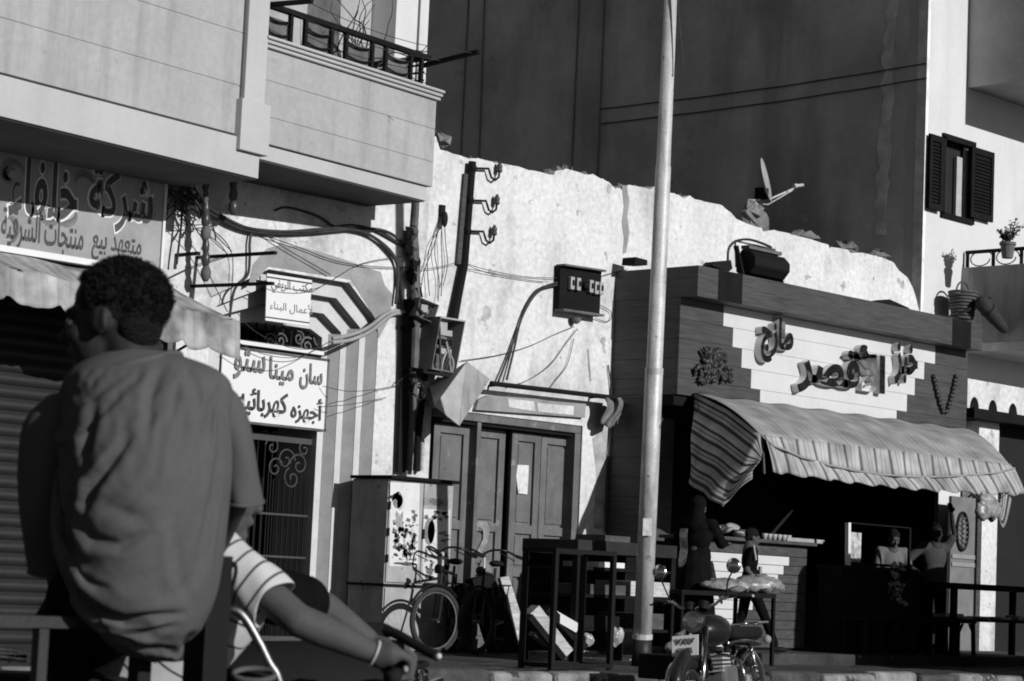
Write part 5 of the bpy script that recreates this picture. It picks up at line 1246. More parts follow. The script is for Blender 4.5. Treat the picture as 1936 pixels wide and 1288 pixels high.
# ---- bicycle parked against the cabinet
def bicycle(pr, pf, label, steer):
    t = thing('bicycle', pr, label, 'bicycle'); d = pf-pr; L_ = d.length; X = d.normalized(); Z = Vector((0, 0, 1)); Yv = Z.cross(X)
    def P(x, y, z): return pr + X*x + Yv*y + Z*z
    Rw = .335
    def wheel(c, ang):
        xd = (Matrix.Rotation(ang, 3, 'Z') @ X); w = MB(); n = 30
        tb = MB(); tb.tube([c+xd*((Rw-.02)*math.cos(6.283*k/n))+Z*((Rw-.02)*math.sin(6.283*k/n)) for k in range(n)], .026, 8, closed=True); wh = tb.build('tyre', mat('dusty_tyre', .035, rough=.9, var=.3, scale=14), t, smooth=True)
        rb = MB(); rb.tube([c+xd*((Rw-.05)*math.cos(6.283*k/n))+Z*((Rw-.05)*math.sin(6.283*k/n)) for k in range(n)], .01, 6, closed=True); rb.build('rim', G['metal_dark'], wh, smooth=True)
        s = MB(); yd = Z.cross(xd)
        for k in range(16):
            a = 6.283*k/16; s.tube([c+yd*(.03 if k % 2 else -.03), c+xd*((Rw-.055)*math.cos(a))+Z*((Rw-.055)*math.sin(a))], .0011, 4)
        tag(s.build('spokes', G['black'], wh), kind='stuff')
        h = MB(); h.tube([c-yd*.05, c+yd*.05], .02, 8); h.build('hub', G['metal_dark'], wh)
        return xd, yd
    wheel(P(0, 0, Rw), 0); fx, fy = wheel(P(L_, 0, Rw), steer)
    BBp, ST, HT, HB_ = P(.43, 0, .28), P(.28, 0, .82), P(L_-.2, 0, .85), P(L_-.15, 0, .70)
    for (nm, a, b, r) in [('seat_tube', BBp, P(.26, 0, .9), .016), ('top_tube', ST, HT, .015), ('down_tube', BBp, HB_, .017), ('head_tube', HB_-Z*.04, HT+Z*.04, .02), ('chain_stay', P(0, .05, Rw), BBp, .01), ('chain_stay', P(0, -.05, Rw), BBp, .01), ('seat_stay', P(0, .05, Rw), ST, .009), ('seat_stay', P(0, -.05, Rw), ST, .009), ('fork_blade', HB_+fy*.05, P(L_, 0, Rw)+fy*.055, .012), ('fork_blade', HB_-fy*.05, P(L_, 0, Rw)-fy*.055, .012)]:
        m = MB(); m.tube([a, b], r, 8); m.build(nm, G['tank'], t)
    sd = MB(); sd.ball(P(.22, 0, .95), (.13, .08, .035), 12, 6, Matrix((X, Yv, Z)).transposed()); sd.build('saddle', G['rubber'], t, smooth=True)
    stem = HT+Z*.18; m = MB(); m.tube([HT, stem, stem+fx*.05], .013, 8); m.build('stem', G['galv'], t)
    s2 = stem+fx*.05
    for sg in (-1, 1):
        m = MB(); m.tube(catmull([s2, s2+fy*sg*.12+Z*.05, s2+fy*sg*.25+Z*.05-fx*.05, s2+fy*sg*.29-fx*.22+Z*.0], 6), .012, 8); m.build('handlebar', G['tank'], t, smooth=True)
        e = s2+fy*sg*.29-fx*.22; m = MB(); m.tube([e, e-fx*.13-Z*.02], .019, 8); m.build('grip', G['rubber'], t)
        m = MB(); m.tube([s2+fy*sg*.2+Z*.03-fx*.02, s2+fy*sg*.28-fx*.2-Z*.05], .006, 6); m.build('brake_lever', G['black'], t)
    m = MB(); m.lathe([(.03, -.04), (.05, .0), (.05, .03)], P(L_-.08, 0, .86), fx, 12); m.build('lamp', G['black'], t)
    m = MB(); m.obox(P(-.02, 0, .72), X*.2, Yv*.07, Z*.008); m.build('carrier', G['black'], t)
    for xx in (-.15, .1):
        m = MB(); m.tube([P(xx, .06, .715), P(0, .05, Rw)], .006, 5); m.build('carrier_stay', G['black'], t)
    n = 12; m = MB(); m.tube([P(0, 0, Rw)+X*(.365*math.cos(a))+Z*(.365*math.sin(a)) for a in [.2+2.3*k/n for k in range(n+1)]], .014, 6); m.build('mudguard', G['black'], t)
    m = MB(); m.tube([P(L_, 0, Rw)+fx*(.365*math.cos(a))+Z*(.365*math.sin(a)) for a in [.5+1.9*k/n for k in range(n+1)]], .014, 6); m.build('mudguard', G['black'], t)
    m = MB(); m.lathe([(.09, -.004), (.09, .004)], BBp+Yv*.05, Yv, 18); m.build('chain_wheel', G['metal_dark'], t)
    for sg in (-1, 1):
        e = BBp+Yv*.09*sg+X*.12*sg-Z*.12*sg; m = MB(); m.tube([BBp+Yv*.07*sg, e], .009, 6); m.obox(e+Yv*.05*sg, X*.04, Yv*.045, Z*.012); m.build('crank', G['metal_dark'], t)
    return t
for (uf, df, ur, dr, st_, lb) in [(820, 24.0, 862, 24.98, -35, 'old black bicycle with its front wheel before the poster covered cabinet'), (899, 24.5, 940, 25.45, -18, 'second old bicycle beside the first, before the wooden door')]:
    pf = PD(uf, 1240, df); pf.z = PAV+.01; pr = PD(ur, 1238, dr); pr.z = PAV+.01
    tag(bicycle(pr, pf, lb, R(st_)), group='parked bicycles')
# ================================================================== people
from mathutils import noise as noise_
def blob(name, mt, parent, prims, voxel=.012, smooth=4, raw=None):
    m = MB()
    for p in prims:
        if p[0] == 'c':
            a, b, r0, r1 = Vector(p[1]), Vector(p[2]), p[3], p[4]
            m.tube([a+(b-a)*t for t in (0, .25, .5, .75, 1)], [r0+(r1-r0)*t for t in (0, .25, .5, .75, 1)], 12); m.ball(a, r0*.995, 12, 8); m.ball(b, r1*.995, 12, 8)
        else: m.ball(p[1], p[2], 16, 12, p[3] if len(p) > 3 else None)
    if raw: raw(m)
    o = m.build(name, mt, parent, smooth=True)
    r = o.modifiers.new('skin', 'REMESH'); r.mode = 'VOXEL'; r.voxel_size = voxel; r.use_smooth_shade = True
    if smooth:
        s = o.modifiers.new('smooth', 'SMOOTH'); s.factor = .5; s.iterations = smooth
    return o
def freeze(o):                                   # apply the modifiers so the mesh can be sculpted further
    me = bpy.data.meshes.new_from_object(o.evaluated_get(bpy.context.evaluated_depsgraph_get())); o.modifiers.clear(); o.data = me
    for p in me.polygons: p.use_smooth = True
    return me
def proj(p):
    d = p-CAM; z = d.dot(_f); return 968+FPX*d.dot(_r)/z, 644-FPX*d.dot(_u)/z, z
def axes(ang): return Vector((math.cos(ang), math.sin(ang), 0)), Vector((-math.sin(ang), math.cos(ang), 0)), Vector((0, 0, 1))
def head_prims(c, X, Y, Z, k=1.0, neck=True):
    def h(x, y, z): return c+(X*x+Y*y+Z*z)*k
    Rm = Matrix((X, Y, Z)).transposed()
    def e(x, y, z, r): return ('e', h(x, y, z), tuple(q*k for q in r), Rm)
    P = [e(-.012, 0, .02, (.096, .074, .092)), e(.035, 0, -.045, (.062, .056, .072)), e(.068, 0, -.098, (.024, .026, .02)), e(.084, 0, .02, (.016, .046, .013)), e(.092, 0, -.066, (.013, .022, .012)),
         e(.062, .036, -.03, (.03, .024, .026)), e(.062, -.036, -.03, (.03, .024, .026)), e(.0, .074, -.012, (.021, .011, .031)), e(.0, -.074, -.012, (.021, .011, .031)), e(-.014, .08, -.01, (.01, .012, .026)), e(-.014, -.08, -.01, (.01, .012, .026)),
         ('c', h(.088, 0, .008), h(.112, 0, -.034), .009*k, .0145*k)]
    if neck: P += [('c', h(-.02, 0, -.05), h(-.035, 0, -.19), .053*k, .06*k)]
    return P, h
def eyes(parent, h, k=1.0):
    for s in (-1, 1):
        m = MB(); m.ball(h(.082, .031*s, -.004), (.0115*k,)*3, 10, 7); m.build('eye', mat('eye_white', .25, rough=.3, bump=0) if s == -2 else G['porc_dark'], parent, smooth=True)
def hair_prims(h, Rm, k=1.0, n=120, seed=1, big=.01):
    rnd = random.Random(seed); P = [('e', h(-.024, 0, .038), (.104*k, .082*k, .086*k), Rm), ('e', h(-.06, 0, -.01), (.052*k, .072*k, .065*k), Rm)]
    i = 0
    while i < n:
        a, b = rnd.uniform(-3.14, 3.14), rnd.uniform(-.5, 1.57); x, y, z = math.cos(a)*math.cos(b), math.sin(a)*math.cos(b), math.sin(b)
        if x > .45 and z < .55: continue
        if z < -.1 and x > -.3: continue
        P.append(('e', h(-.024+.104*x, .082*y, .038+.086*z), (big*k*rnd.uniform(.8, 1.4),)*3)); i += 1
    return P
def hand_prims(w, d, side, n, k=1.0, curl=.5):
    """palm at the wrist w, pointing along d; side = across the knuckles towards the thumb, n = back of the hand"""
    d, side, n = d.normalized(), side.normalized(), n.normalized(); P = []
    for j in range(4): P.append(('c', w+d*.015*k+side*(.027-.018*j)*k*.6, w+d*.085*k+side*(.03-.02*j)*k, .014*k, .0125*k))
    for j, l in enumerate((.07, .078, .072, .056)):
        a = w+d*.09*k+side*(.03-.02*j)*k; b = a+(d*math.cos(curl*.6)-n*math.sin(curl*.6))*l*.5*k; e = b+(d*math.cos(curl*1.9)-n*math.sin(curl*1.9))*l*.5*k
        P += [('c', a, b, .0095*k, .009*k), ('c', b, e, .009*k, .0075*k)]
    t0 = w+d*.03*k+side*.03*k; t1 = t0+(d*.6+side*.7-n*.2)*.045*k; P += [('c', t0, t1, .013*k, .011*k), ('c', t1, t1+(d*.85+side*.1-n*.4)*.035*k, .011*k, .009*k)]
    return P
def person(label, base, ang, H, J, cl, hair=True, scarf=None, skin='skin2', extra=None, shoes=True, sl=.55, skirt=False, headyaw=0, headdrop=0):
    X, Y, Z = axes(ang); k = H/1.7
    t = thing('person', base, label, 'person')
    def L(p): return base+(X*p[0]+Y*p[1]+Z*p[2])*k
    hx, hy, _ = axes(ang+headyaw); hz = Vector((0, 0, 1))
    if headdrop:
        rot = Matrix.Rotation(headdrop, 3, hy); hx = rot @ hx; hz = rot @ hz
    hp, h = head_prims(L(J.get('head', (.03, 0, 1.575))), hx, hy, hz, k)
    P = hp
    for s, nm in ((1, 'L'), (-1, 'R')):
        sh, el, wr = L(J['sh'+nm]), L(J['el'+nm]), L(J['wr'+nm]); P += [('c', sh, el, .046*k, .038*k), ('c', el, wr, .037*k, .026*k)]
        d = (wr-el).normalized(); sd = d.cross(Vector((0, 0, 1))); sd = sd if sd.length > .2 else X.copy(); sd = sd*(-s); P += hand_prims(wr, d, sd, d.cross(sd) if s > 0 else sd.cross(d), k, .5)
    P += [('c', L((0, 0, 1.0)), L((.0, 0, 1.4)), .09*k, .1*k), ('c', L(J['shL']), L(J['shR']), .05*k, .05*k)]
    for nm in 'LR':
        P += [('c', L(J['hip'+nm]), L(J['kn'+nm]), .06*k, .045*k), ('c', L(J['kn'+nm]), L(J['an'+nm]), .045*k, .032*k)]
        P += [('c', L(J['hip'+nm]), L((0, 0, 1.02)), .06*k, .08*k)]
    blob('body', G[skin], t, P, .0095*k, 2)
    eyes(t, h, k)
    S = [('e', L((.0, 0, 1.26)), (.115*k, .18*k, .2*k), Matrix((X, Y, Z)).transposed()), ('e', L((.02, 0, 1.03)), (.125*k, .165*k, .16*k), Matrix((X, Y, Z)).transposed()), ('c', L(J['shL'])-Vector((0, 0, .01)), L(J['shR'])-Vector((0, 0, .01)), .072*k, .072*k), ('e', L((-.01, 0, 1.4)), (.08*k, .1*k, .05*k), Matrix((X, Y, Z)).transposed())]
    for nm in 'LR':
        sh, el = L(J['sh'+nm]), L(J['el'+nm]); S.append(('c', sh, sh.lerp(el, sl*1.3 if sl < .75 else .98), .066*k, .062*k))
        if sl > .75: wr = L(J['wr'+nm]); S.append(('c', el, el.lerp(wr, .85), .055*k, .048*k))
    if not skirt: S.append(('c', L((.01, .05, .93)), L((.01, -.05, .93)), .13*k, .13*k))
    so = blob('shirt' if not skirt else 'robe', cl[0], t, S + ([('c', L((0, 0, .95)), L((0, 0, .12)), .17*k, .27*k), ('e', L((0, 0, .1)), (.26*k, .27*k, .08*k))] if skirt else []), .014*k, 5)
    if not skirt:
        T = [('c', L((0, .06, .92)), L((0, -.06, .92)), .125*k, .125*k)]
        for nm in 'LR': T += [('c', L(J['hip'+nm]), L(J['kn'+nm]), .092*k, .07*k), ('c', L(J['kn'+nm]), L(J['an'+nm])+Vector((0, 0, .04*k)), .07*k, .058*k)]
        blob('trousers', cl[1], t, T, .014*k, 4)
    if shoes:
        for nm in 'LR':
            a = L(J['an'+nm]); m = MB(); m.ball(a+X*.06*k-Z*.035*k, (.13*k, .048*k, .042*k), 12, 8, Matrix((X, Y, Z)).transposed()); m.build('shoe', G['rubber'], t, smooth=True)
    if hair: blob('hair', G['hair'], t, hair_prims(h, Matrix((hx, hy, hz)).transposed(), k, 60, 3, .008), .009*k, 1)
    if scarf:
        Rm = Matrix((hx, hy, hz)).transposed()
        blob('head_scarf', scarf, t, [('e', h(-.025, 0, .03), (.112*k, .092*k, .102*k), Rm), ('c', h(-.05, 0, -.06), h(-.04, 0, -.22), .085*k, .13*k), ('e', L((0, 0, 1.36)), (.13*k, .19*k, .1*k), Matrix((X, Y, Z)).transposed())], .012*k, 4)
    if extra: extra(t, L, k, X, Y, Z)
    return t
J0 = dict(shL=(0, .18, 1.39), shR=(0, -.18, 1.39), elL=(0, .25, 1.1), elR=(0, -.25, 1.1), wrL=(.08, .27, .86), wrR=(.08, -.27, .86), hipL=(0, .09, .92), hipR=(0, -.09, .92), knL=(.03, .1, .5), knR=(.03, -.1, .5), anL=(0, .11, .07), anR=(0, -.11, .07))
def JJ(**k): d = dict(J0); d.update(k); return d
# boy walking past the bread table
c = PY(1412, 1232, 15.85); c.z = PLT
def boyx(t, L, k, X, Y, Z):
    cc = L((.135, -.06, 1.12)); m = MB(); m.obox(cc, Y*.05*k, Z*.06*k, X*.012); m.build('chest_print', mat('number_print', .3, var=.6, scale=40, bump=0), t)
    for nm in 'R':
        a, b = L(J0['sh'+nm]), L((.02, -.3, 1.12)); m = MB(); m.tube([a+Z*.066*k-Y*.02, a.lerp(b, .6)-Y*.07*k+Z*.03*k], .012, 6); m.build('sleeve_stripe', G['metal_grey'], t)
person('boy in a dark football shirt walking past the bread table', c, R(-40), 1.36, JJ(elL=(.06, .27, 1.12), wrL=(.28, .18, 1.05), elR=(-.1, -.27, 1.12), wrR=(.1, -.25, .95), knR=(.2, -.09, .52), anR=(.36, -.1, .09), knL=(-.06, .09, .5), anL=(-.26, .1, .12)), (G['cloth_black'], G['cloth_black']), extra=boyx, headdrop=.25, skin='skin2')
# woman in black at the end of the counter
c = PY(1310, 1225, 15.75); c.z = PLT
def womx(t, L, k, X, Y, Z):
    def sc_(i, j): return L((-.14-.015*math.sin(j*9), .14-.09*i, 1.33-.42*j)) 
    m = MB(); m.grid(sc_, 6, 14); m.build('patterned_scarf', mat('lace_pattern', .12, var=.9, scale=16, bump=.4), t, solid=.004)
person('woman in a long black robe with a patterned scarf reaching to the counter', c, R(15), 1.66, JJ(elR=(.18, -.22, 1.18), wrR=(.42, -.16, 1.2), elL=(.05, .26, 1.12), wrL=(.22, .2, .95)), (G['cloth_black'], G['cloth_black']), hair=False, scarf=G['cloth_black'], skirt=True, sl=.9, extra=womx, skin='skin2', shoes=False)
# two men in the shade behind the counter
c = PY(1682, 1200, 16.42); c.z = PLT
person('man in a pale shirt looking down behind the serving counter', c, R(235), 1.52, JJ(elL=(.08, .24, 1.12), wrL=(.28, .14, 1.02), elR=(.08, -.24, 1.12), wrR=(.28, -.12, 1.02), head=(.06, 0, 1.565)), (mat('pale_shirt', .13, rough=.95, bump=.2), G['cloth_dark']), headdrop=.35, skin='skin2')
c = PY(1762, 1210, 16.35); c.z = PLT
person('stout man in a dark shirt with one hand on his hip and one arm raised', c, R(245), 1.63, JJ(elR=(-.06, -.42, 1.16), wrR=(.1, -.2, 1.0), elL=(.05, .27, 1.56), wrL=(.08, .2, 1.84)), (mat('olive_shirt', .055, rough=.95, bump=.2, spec=.05), G['cloth_black']), skin='skin')

# ================================================================== motorcycles
def motorcycle(org, ang, lean, label, hb=1.02, plate=True, mirrors=True, low=0):
    t = thing('motorcycle', org, label, 'motorcycle'); X, Y0, Z0 = axes(ang)
    rt = Matrix.Rotation(lean, 3, X); Y, Z = rt @ Y0, rt @ Z0; Rm = Matrix((X, Y, Z)).transposed()
    def P(x, y, z): return org+X*x+Y*y+Z*z
    def tube(nm, pts, r, mt, n=8, k=5): m = MB(); m.tube(catmull([P(*p) for p in pts], k) if len(pts) > 2 else [P(*p) for p in pts], r, n); return m.build(nm, mt, t, smooth=True)
    for x in (-.62, .64):
        n = 30; m = MB(); m.tube([P(x+.265*math.cos(6.283*k/n), 0, .3+.265*math.sin(6.283*k/n)) for k in range(n)], .042, 10, closed=True); w = m.build('tyre', G['rubber'], t, smooth=True)
        m = MB(); m.tube([P(x+.215*math.cos(6.283*k/n), 0, .3+.215*math.sin(6.283*k/n)) for k in range(n)], .02, 8, closed=True); m.build('rim', G['chrome'], w, smooth=True)
        m = MB()
        for k in range(20): m.tube([P(x, .03*(-1)**k, .3), P(x+.2*math.cos(.314*k), 0, .3+.2*math.sin(.314*k))], .002, 4)
        tag(m.build('spokes', G['chrome'], w), kind='stuff')
        m = MB(); m.tube([P(x, -.07, .3), P(x, .07, .3)], .055, 12); m.build('hub', G['metal_grey'], w)
    for s in (-1, 1):
        tube('fork_leg', [(.64, .075*s, .3), (.42, .075*s, .82)], .022, G['chrome'])
        tube('shock_absorber', [(-.58, .1*s, .36), (-.44, .11*s, .68)], .016, G['chrome'])
        m = MB(); m.tube([P(-.58+.14*j/40, .1*s, .36+.32*j/40)+(X*math.cos(j*1.26)+Y*math.sin(j*1.26))*.03 for j in range(4, 40)], .006, 5); m.build('spring', G['chrome'], t, smooth=True)
        tube('swing_arm', [(-.62, .07*s, .3), (-.12, .08*s, .36)], .018, G['black'])
        tube('handlebar', [(.38, 0, hb-.06), (.37, .12*s, hb-.05), (.34, .2*s, hb), (.25, .36*s, hb+.01)], .012, G['chrome'])
        tube('grip', [(.29, .29*s, hb+.005), (.24, .38*s, hb+.01)], .019, G['rubber'])
        tube('lever', [(.33, .24*s, hb+.01), (.34, .3*s, hb+.01), (.27, .4*s, hb)], .007, G['black'])
        m = MB(); m.ball(P(.27, .4*s, hb), .012, 8, 6); m.build('lever_tip', G['galv'], t, smooth=True)
        if mirrors:
            tube('mirror_stalk', [(.33, .22*s, hb+.01), (.36, .25*s, hb+.12), (.33, .29*s, hb+.2)], .006, G['black'])
            m = MB(); m.lathe([(.03, .022), (.055, .01), (.058, 0), (.052, -.003)], P(.32, .29*s, hb+.23), X, 18); mm_ = m.build('mirror', G['chrome'], t, smooth=True)
            m = MB(); m.lathe([(.051, -.004), (.051, -.006)], P(.32, .29*s, hb+.23), X, 18); m.build('mirror_glass', G['chrome'], mm_)
        tube('crash_bar', [(.2, .05*s, .62), (.3, .24*s, .58), (.32, .3*s, .45), (.27, .24*s, .33), (.16, .06*s, .3)], .013, G['chrome'])
        tube('foot_peg', [(-.05, .06*s, .3), (-.05, .26*s, .3)], .014, G['rubber'])
        m = MB(); m.ball(P(-.66, .17*s, .72), (.035, .035, .035), 10, 7); m.build('indicator', G['metal_grey'], t, smooth=True)
        tube('seat_rail', [(-.75, .08*s, .7), (-.3, .1*s, .72), (.0, .08*s, .7)], .012, G['chrome'])
    for a, b in (((.36, 0, .82), (.02, 0, .3)), ((.36, 0, .86), (-.2, 0, .72)), ((-.2, 0, .72), (-.12, 0, .34)), ((-.12, 0, .34), (.02, 0, .3)), ((-.2, 0, .72), (-.7, 0, .7))): tube('frame_tube', [a, b], .018, G['black'])
    m = MB(); m.ball(P(.1, 0, .8-low*.1), (.26, .13, .12), 18, 12, Rm); m.build('tank', G['tank'] if not low else G['rubber'], t, smooth=True)
    m = MB(); m.obox(P(-.42, 0, .78-low*.1), X*.34, Y*.115, Z*.045); m.build('seat', G['rubber'], t, bevel=.03)
    m = MB(); m.obox(P(.0, 0, .42), X*.15, Y*.1, Z*.12); m.build('engine', G['metal_dark'], t, bevel=.03)
    for k in range(5): m = MB(); m.obox(P(.08, 0, .5+.03*k), X*.09, Y*.09, Z*.008); m.build('cooling_fin', G['metal_grey'], t)
    m = MB(); m.lathe([(.03, -.1), (.075, -.06), (.085, 0), (.08, .012)], P(.48, 0, .86-low), X, 18); hl = m.build('headlight', G['tank'], t, smooth=True)
    m = MB(); m.lathe([(.078, .013), (.04, .022)], P(.48, 0, .86-low), X, 18); m.build('lens', G['chrome'], hl)
    for s in ((-1, 1) if not low else ()):
        m = MB(); m.lathe([(.035, -.04), (.042, 0), (.042, .02)], P(.38, .055*s, hb-.04), (Z-X*.5), 14); m.build('gauge', G['black'], t)
    n = 12
    for x, a0_, a1_ in ((.64, .3, 2.6), (-.62, .7, 3.0)):
        m = MB(); m.tube([P(x+.325*math.cos(a0_+(a1_-a0_)*k/n), 0, .3+.325*math.sin(a0_+(a1_-a0_)*k/n)) for k in range(n+1)], .05, 8); m.build('mudguard', G['chrome'] if x < 0 else G['tank'], t, smooth=True)
    m = MB(); m.obox(P(-.83, 0, .72), X*.035, Y*.06, Z*.04); m.build('tail_light', G['porc_dark'], t, bevel=.012)
    m = MB(); m.tube([P(.02, -.12, .32), P(-.3, -.14, .28), P(-.5, -.15, .3), P(-.95, -.16, .36)], [.022, .025, .04, .042], 12); m.build('exhaust', G['chrome'], t, smooth=True)
    tube('rear_rack', [(-.55, .12, .84), (-.92, .1, .86), (-.92, -.1, .86), (-.55, -.12, .84)], .009, G['chrome'])
    if plate:
        pc = P(.68, 0, .69); pz = (Z*.97-X*.24).normalized(); m = MB(); m.obox(pc, Y*.1, pz*.075, X*.004); pl = m.build('number_plate', G['sign_white'], t)
        ex, ey = Y, pz
        lettering('plate_digits', '٧٨٧', pc-ex*.075+ey*.005+X*.009, ex, ey, .15, .05, G['ink'], t, .002, .02, arabic=False, nrm=X)
        lettering('plate_digits', '٤٢٦', pc-ex*.06-ey*.06+X*.009, ex, ey, .12, .045, G['ink'], t, .002, .02, arabic=False, nrm=X)
    return t
a = TH+math.pi-R(25); X_ = Vector((math.cos(a), math.sin(a), 0)); c = PD(1336, 1178, 17.2); c.z = 0; c = c-X_*.48
motorcycle(c, a, R(7), 'parked black and chrome motorcycle with a white number plate beside the street pole')
for (u, v, s, lb) in [(1284, 1226, (.15, .1, .07), 'lower white sack lying behind the parked motorcycle'), (1300, 1207, (.12, .1, .06), 'upper white sack lying behind the parked motorcycle')]:
    c = PD(u, v, 20.2); m = MB(); m.ball(c, s, 18, 10)
    for q in m.v: q += Vector((math.sin(q.z*60), math.sin(q.x*55), math.sin(q.x*47+q.y*20)))*.012
    tag(m.build('sack', G['plastic_bag'], loc=c, smooth=True), lb, 'sack')
c = PD(1290, 1250, 20.2); m = MB(); m.box(c.x-.35, c.x+.3, c.y-.2, c.y+.2, PAV, PD(1290, 1238, 20.2).z); tag(m.build('low_crate', G['wood_black'], loc=c, bevel=.01), 'low black crate carrying the white sacks by the motorcycle', 'crate')
# ================================================================== foreground: boy on a cart, rider beyond
DB = 5.0
FWD = Vector((math.cos(TH), math.sin(TH), 0)); RGT = _r0.copy(); UP = Vector((0, 0, 1))
by = thing('person', PD(250, 1180, DB), 'boy in a grey shirt seated with his back to us, head turned left', 'person')
hc = PD(212, 604, DB); ha = TH+math.pi/2+R(-12)
hx, hy, hz = axes(ha); rotm = Matrix.Rotation(R(6), 3, hy); hx, hz = rotm @ hx, rotm @ hz
hp, hh = head_prims(hc, hx, hy, hz, .98, neck=False)
def S_(u, v, d=0): return PD(u, v, DB+d)
body = hp + [('c', hh(-.03, 0, -.05), S_(262, 722, .02), .055, .066), ('c', S_(262, 700, .02), S_(265, 800, .0), .07, .1), ('c', S_(265, 800), S_(265, 1100), .11, .12),
     ('c', S_(145, 765, .03), S_(93, 930, .06), .042, .036), ('c', S_(93, 930, .06), S_(112, 1110, .3), .036, .026), ('c', S_(410, 760, .055), S_(453, 925, .09), .04, .034), ('c', S_(453, 925, .09), S_(400, 1050, .34), .033, .026), ('c', S_(150, 770, .03), S_(405, 760, .05), .045, .045),
     ('c', S_(180, 1130, .05), S_(120, 1185, .5), .09, .06), ('c', S_(260, 1130, .05), S_(195, 1185, .5), .09, .06), ('c', S_(120, 1185, .5), S_(120, 1560, .55), .055, .04), ('c', S_(195, 1185, .5), S_(195, 1560, .55), .055, .04)]
body += hand_prims(S_(112, 1110, .3), (FWD-UP*.3), RGT, UP, 1, .4)+hand_prims(S_(400, 1050, .34), (FWD-UP*.3), -RGT, UP, 1, .4)
body += [('c', S_(120, 1560, .55), S_(120, 1570, .72), .04, .03), ('c', S_(195, 1560, .55), S_(195, 1570, .72), .04, .03)]
blob('body', G['skin'], by, body, .0065, 2); eyes(by, hh, 1)
Rh = Matrix((hx, hy, hz)).transposed()
hr = blob('hair', G['hair'], by, hair_prims(hh, Rh, .985, 260, 5, .007), .0055, 1)
rnd = random.Random(2); cu = MB(); i = 0
while i < 3600:                                   # short tight curls breaking the outline
    a, b = rnd.uniform(-3.14, 3.14), rnd.uniform(-.7, 1.57); nx, ny, nz_ = math.cos(a)*math.cos(b), math.sin(a)*math.cos(b), math.sin(b)
    if (nx > .45 and nz_ < .55) or (nz_ < -.1 and nx > -.3): continue
    i += 1; p0_ = hh((-.024+.106*nx), .084*ny, .038+.088*nz_); d_ = (Rh @ Vector((nx, ny, nz_))); t1 = Vector((rnd.uniform(-1, 1), rnd.uniform(-1, 1), rnd.uniform(-1, 1)))*.8
    l_ = rnd.uniform(.006, .013); q1 = p0_+(d_+t1*.4).normalized()*l_*.6; q2 = q1+(d_*.3+t1).normalized()*l_*.6
    cu.tube([p0_-d_*.004, q1, q2], [.0016, .0013, .0006], 3, cap=False)
tag(cu.build('hair_curls', G['hair'], by), kind='stuff')
# shirt: lofted torso and sleeves grown together, then folded
rows = [(664, 215, 322, .06), (676, 178, 366, .08), (690, 152, 408, .10), (712, 126, 440, .125), (750, 112, 448, .165), (800, 106, 450, .195), (860, 106, 448, .215), (930, 108, 442, .225), (1000, 108, 434, .23), (1060, 110, 424, .23), (1110, 116, 412, .22), (1150, 132, 396, .19), (1185, 170, 372, .165), (1215, 215, 352, .12), (1240, 262, 320, .07)]
def shirt_loft(n, ex=.96, shrink=0.0, rws=None, closed=False):
    m = MB(); rr = rws or rows
    for (v, l, r, dp) in rr:
        c = S_((l+r)/2, v); hw = (r-l)/2*DB/FPX-shrink; dp = max(.02, dp-shrink)
        for k in range(n):
            a = 6.2832*k/n; ca, sa = math.cos(a), math.sin(a)
            m.v.append(c+RGT*hw*math.copysign(abs(ca)**ex, ca)+FWD*dp*math.copysign(abs(sa)**ex, sa))
    for i in range(len(rr)-1):
        for k in range(n): m.f.append((i*n+k, i*n+(k+1) % n, (i+1)*n+(k+1) % n, (i+1)*n+k))
    if closed: m.f.append(tuple(range(n))); m.f.append(tuple((len(rr)-1)*n+k for k in range(n)))
    return m
def interp_rows(step):
    out = []; v = rows[0][0]
    while v <= rows[-1][0]:
        for i in range(len(rows)-1):
            if rows[i][0] <= v <= rows[i+1][0]:
                t = (v-rows[i][0])/(rows[i+1][0]-rows[i][0]); out.append((v,)+tuple(rows[i][j]+(rows[i+1][j]-rows[i][j])*t for j in (1, 2, 3))); break
        v += step
    return out
jersey = mat('grey_jersey', .088, rough=.95, var=.06, scale=6, bump=.12, bscale=260, spec=.05, fine=.05)
# the shirt is draped: a slack lofted cloth pinned at the shoulders falls over the trunk
lm = shirt_loft(84, rws=interp_rows(11)); shirt = lm.build('shirt', jersey, by, smooth=True)
col = shirt_loft(28, shrink=.03, closed=True)
for (a_, b_, r0, r1) in [(S_(135, 765, .03), S_(100, 900, .05), .045, .04)]: col.tube([a_, b_], [r0, r1], 10)
colo = col.build('drape_form', None, by)
vg = shirt.vertex_groups.new(name='pin'); oo = ORG[shirt.name]
for v_ in shirt.data.vertices:
    pu, pv, _ = proj(v_.co+oo); w_ = 1.0 if pv < 700 else max(.0, 1-(pv-700)/55)
    vg.add([v_.index], max(w_, .015+.22*max(0, (pv-1060)/180)+.05*max(0, (pu-380)/80)), 'REPLACE')
cmod = colo.modifiers.new('collision', 'COLLISION'); colo.collision.thickness_outer = .008; colo.collision.cloth_friction = 12
cl = shirt.modifiers.new('cloth', 'CLOTH'); cs = cl.settings
cs.quality = 6; cs.mass = .25; cs.tension_stiffness = cs.compression_stiffness = 30; cs.shear_stiffness = 6; cs.bending_stiffness = .35
cs.tension_damping = cs.compression_damping = 8; cs.air_damping = 2; cs.vertex_group_mass = 'pin'; cs.pin_stiffness = 1; cs.shrink_min = -.075; cs.shrink_max = -.075
cl.collision_settings.use_collision = True; cl.collision_settings.distance_min = .006; cl.collision_settings.collision_quality = 2
cl.point_cache.frame_start = 1; cl.point_cache.frame_end = 45
for fr_ in range(1, 36): sc.frame_set(fr_)
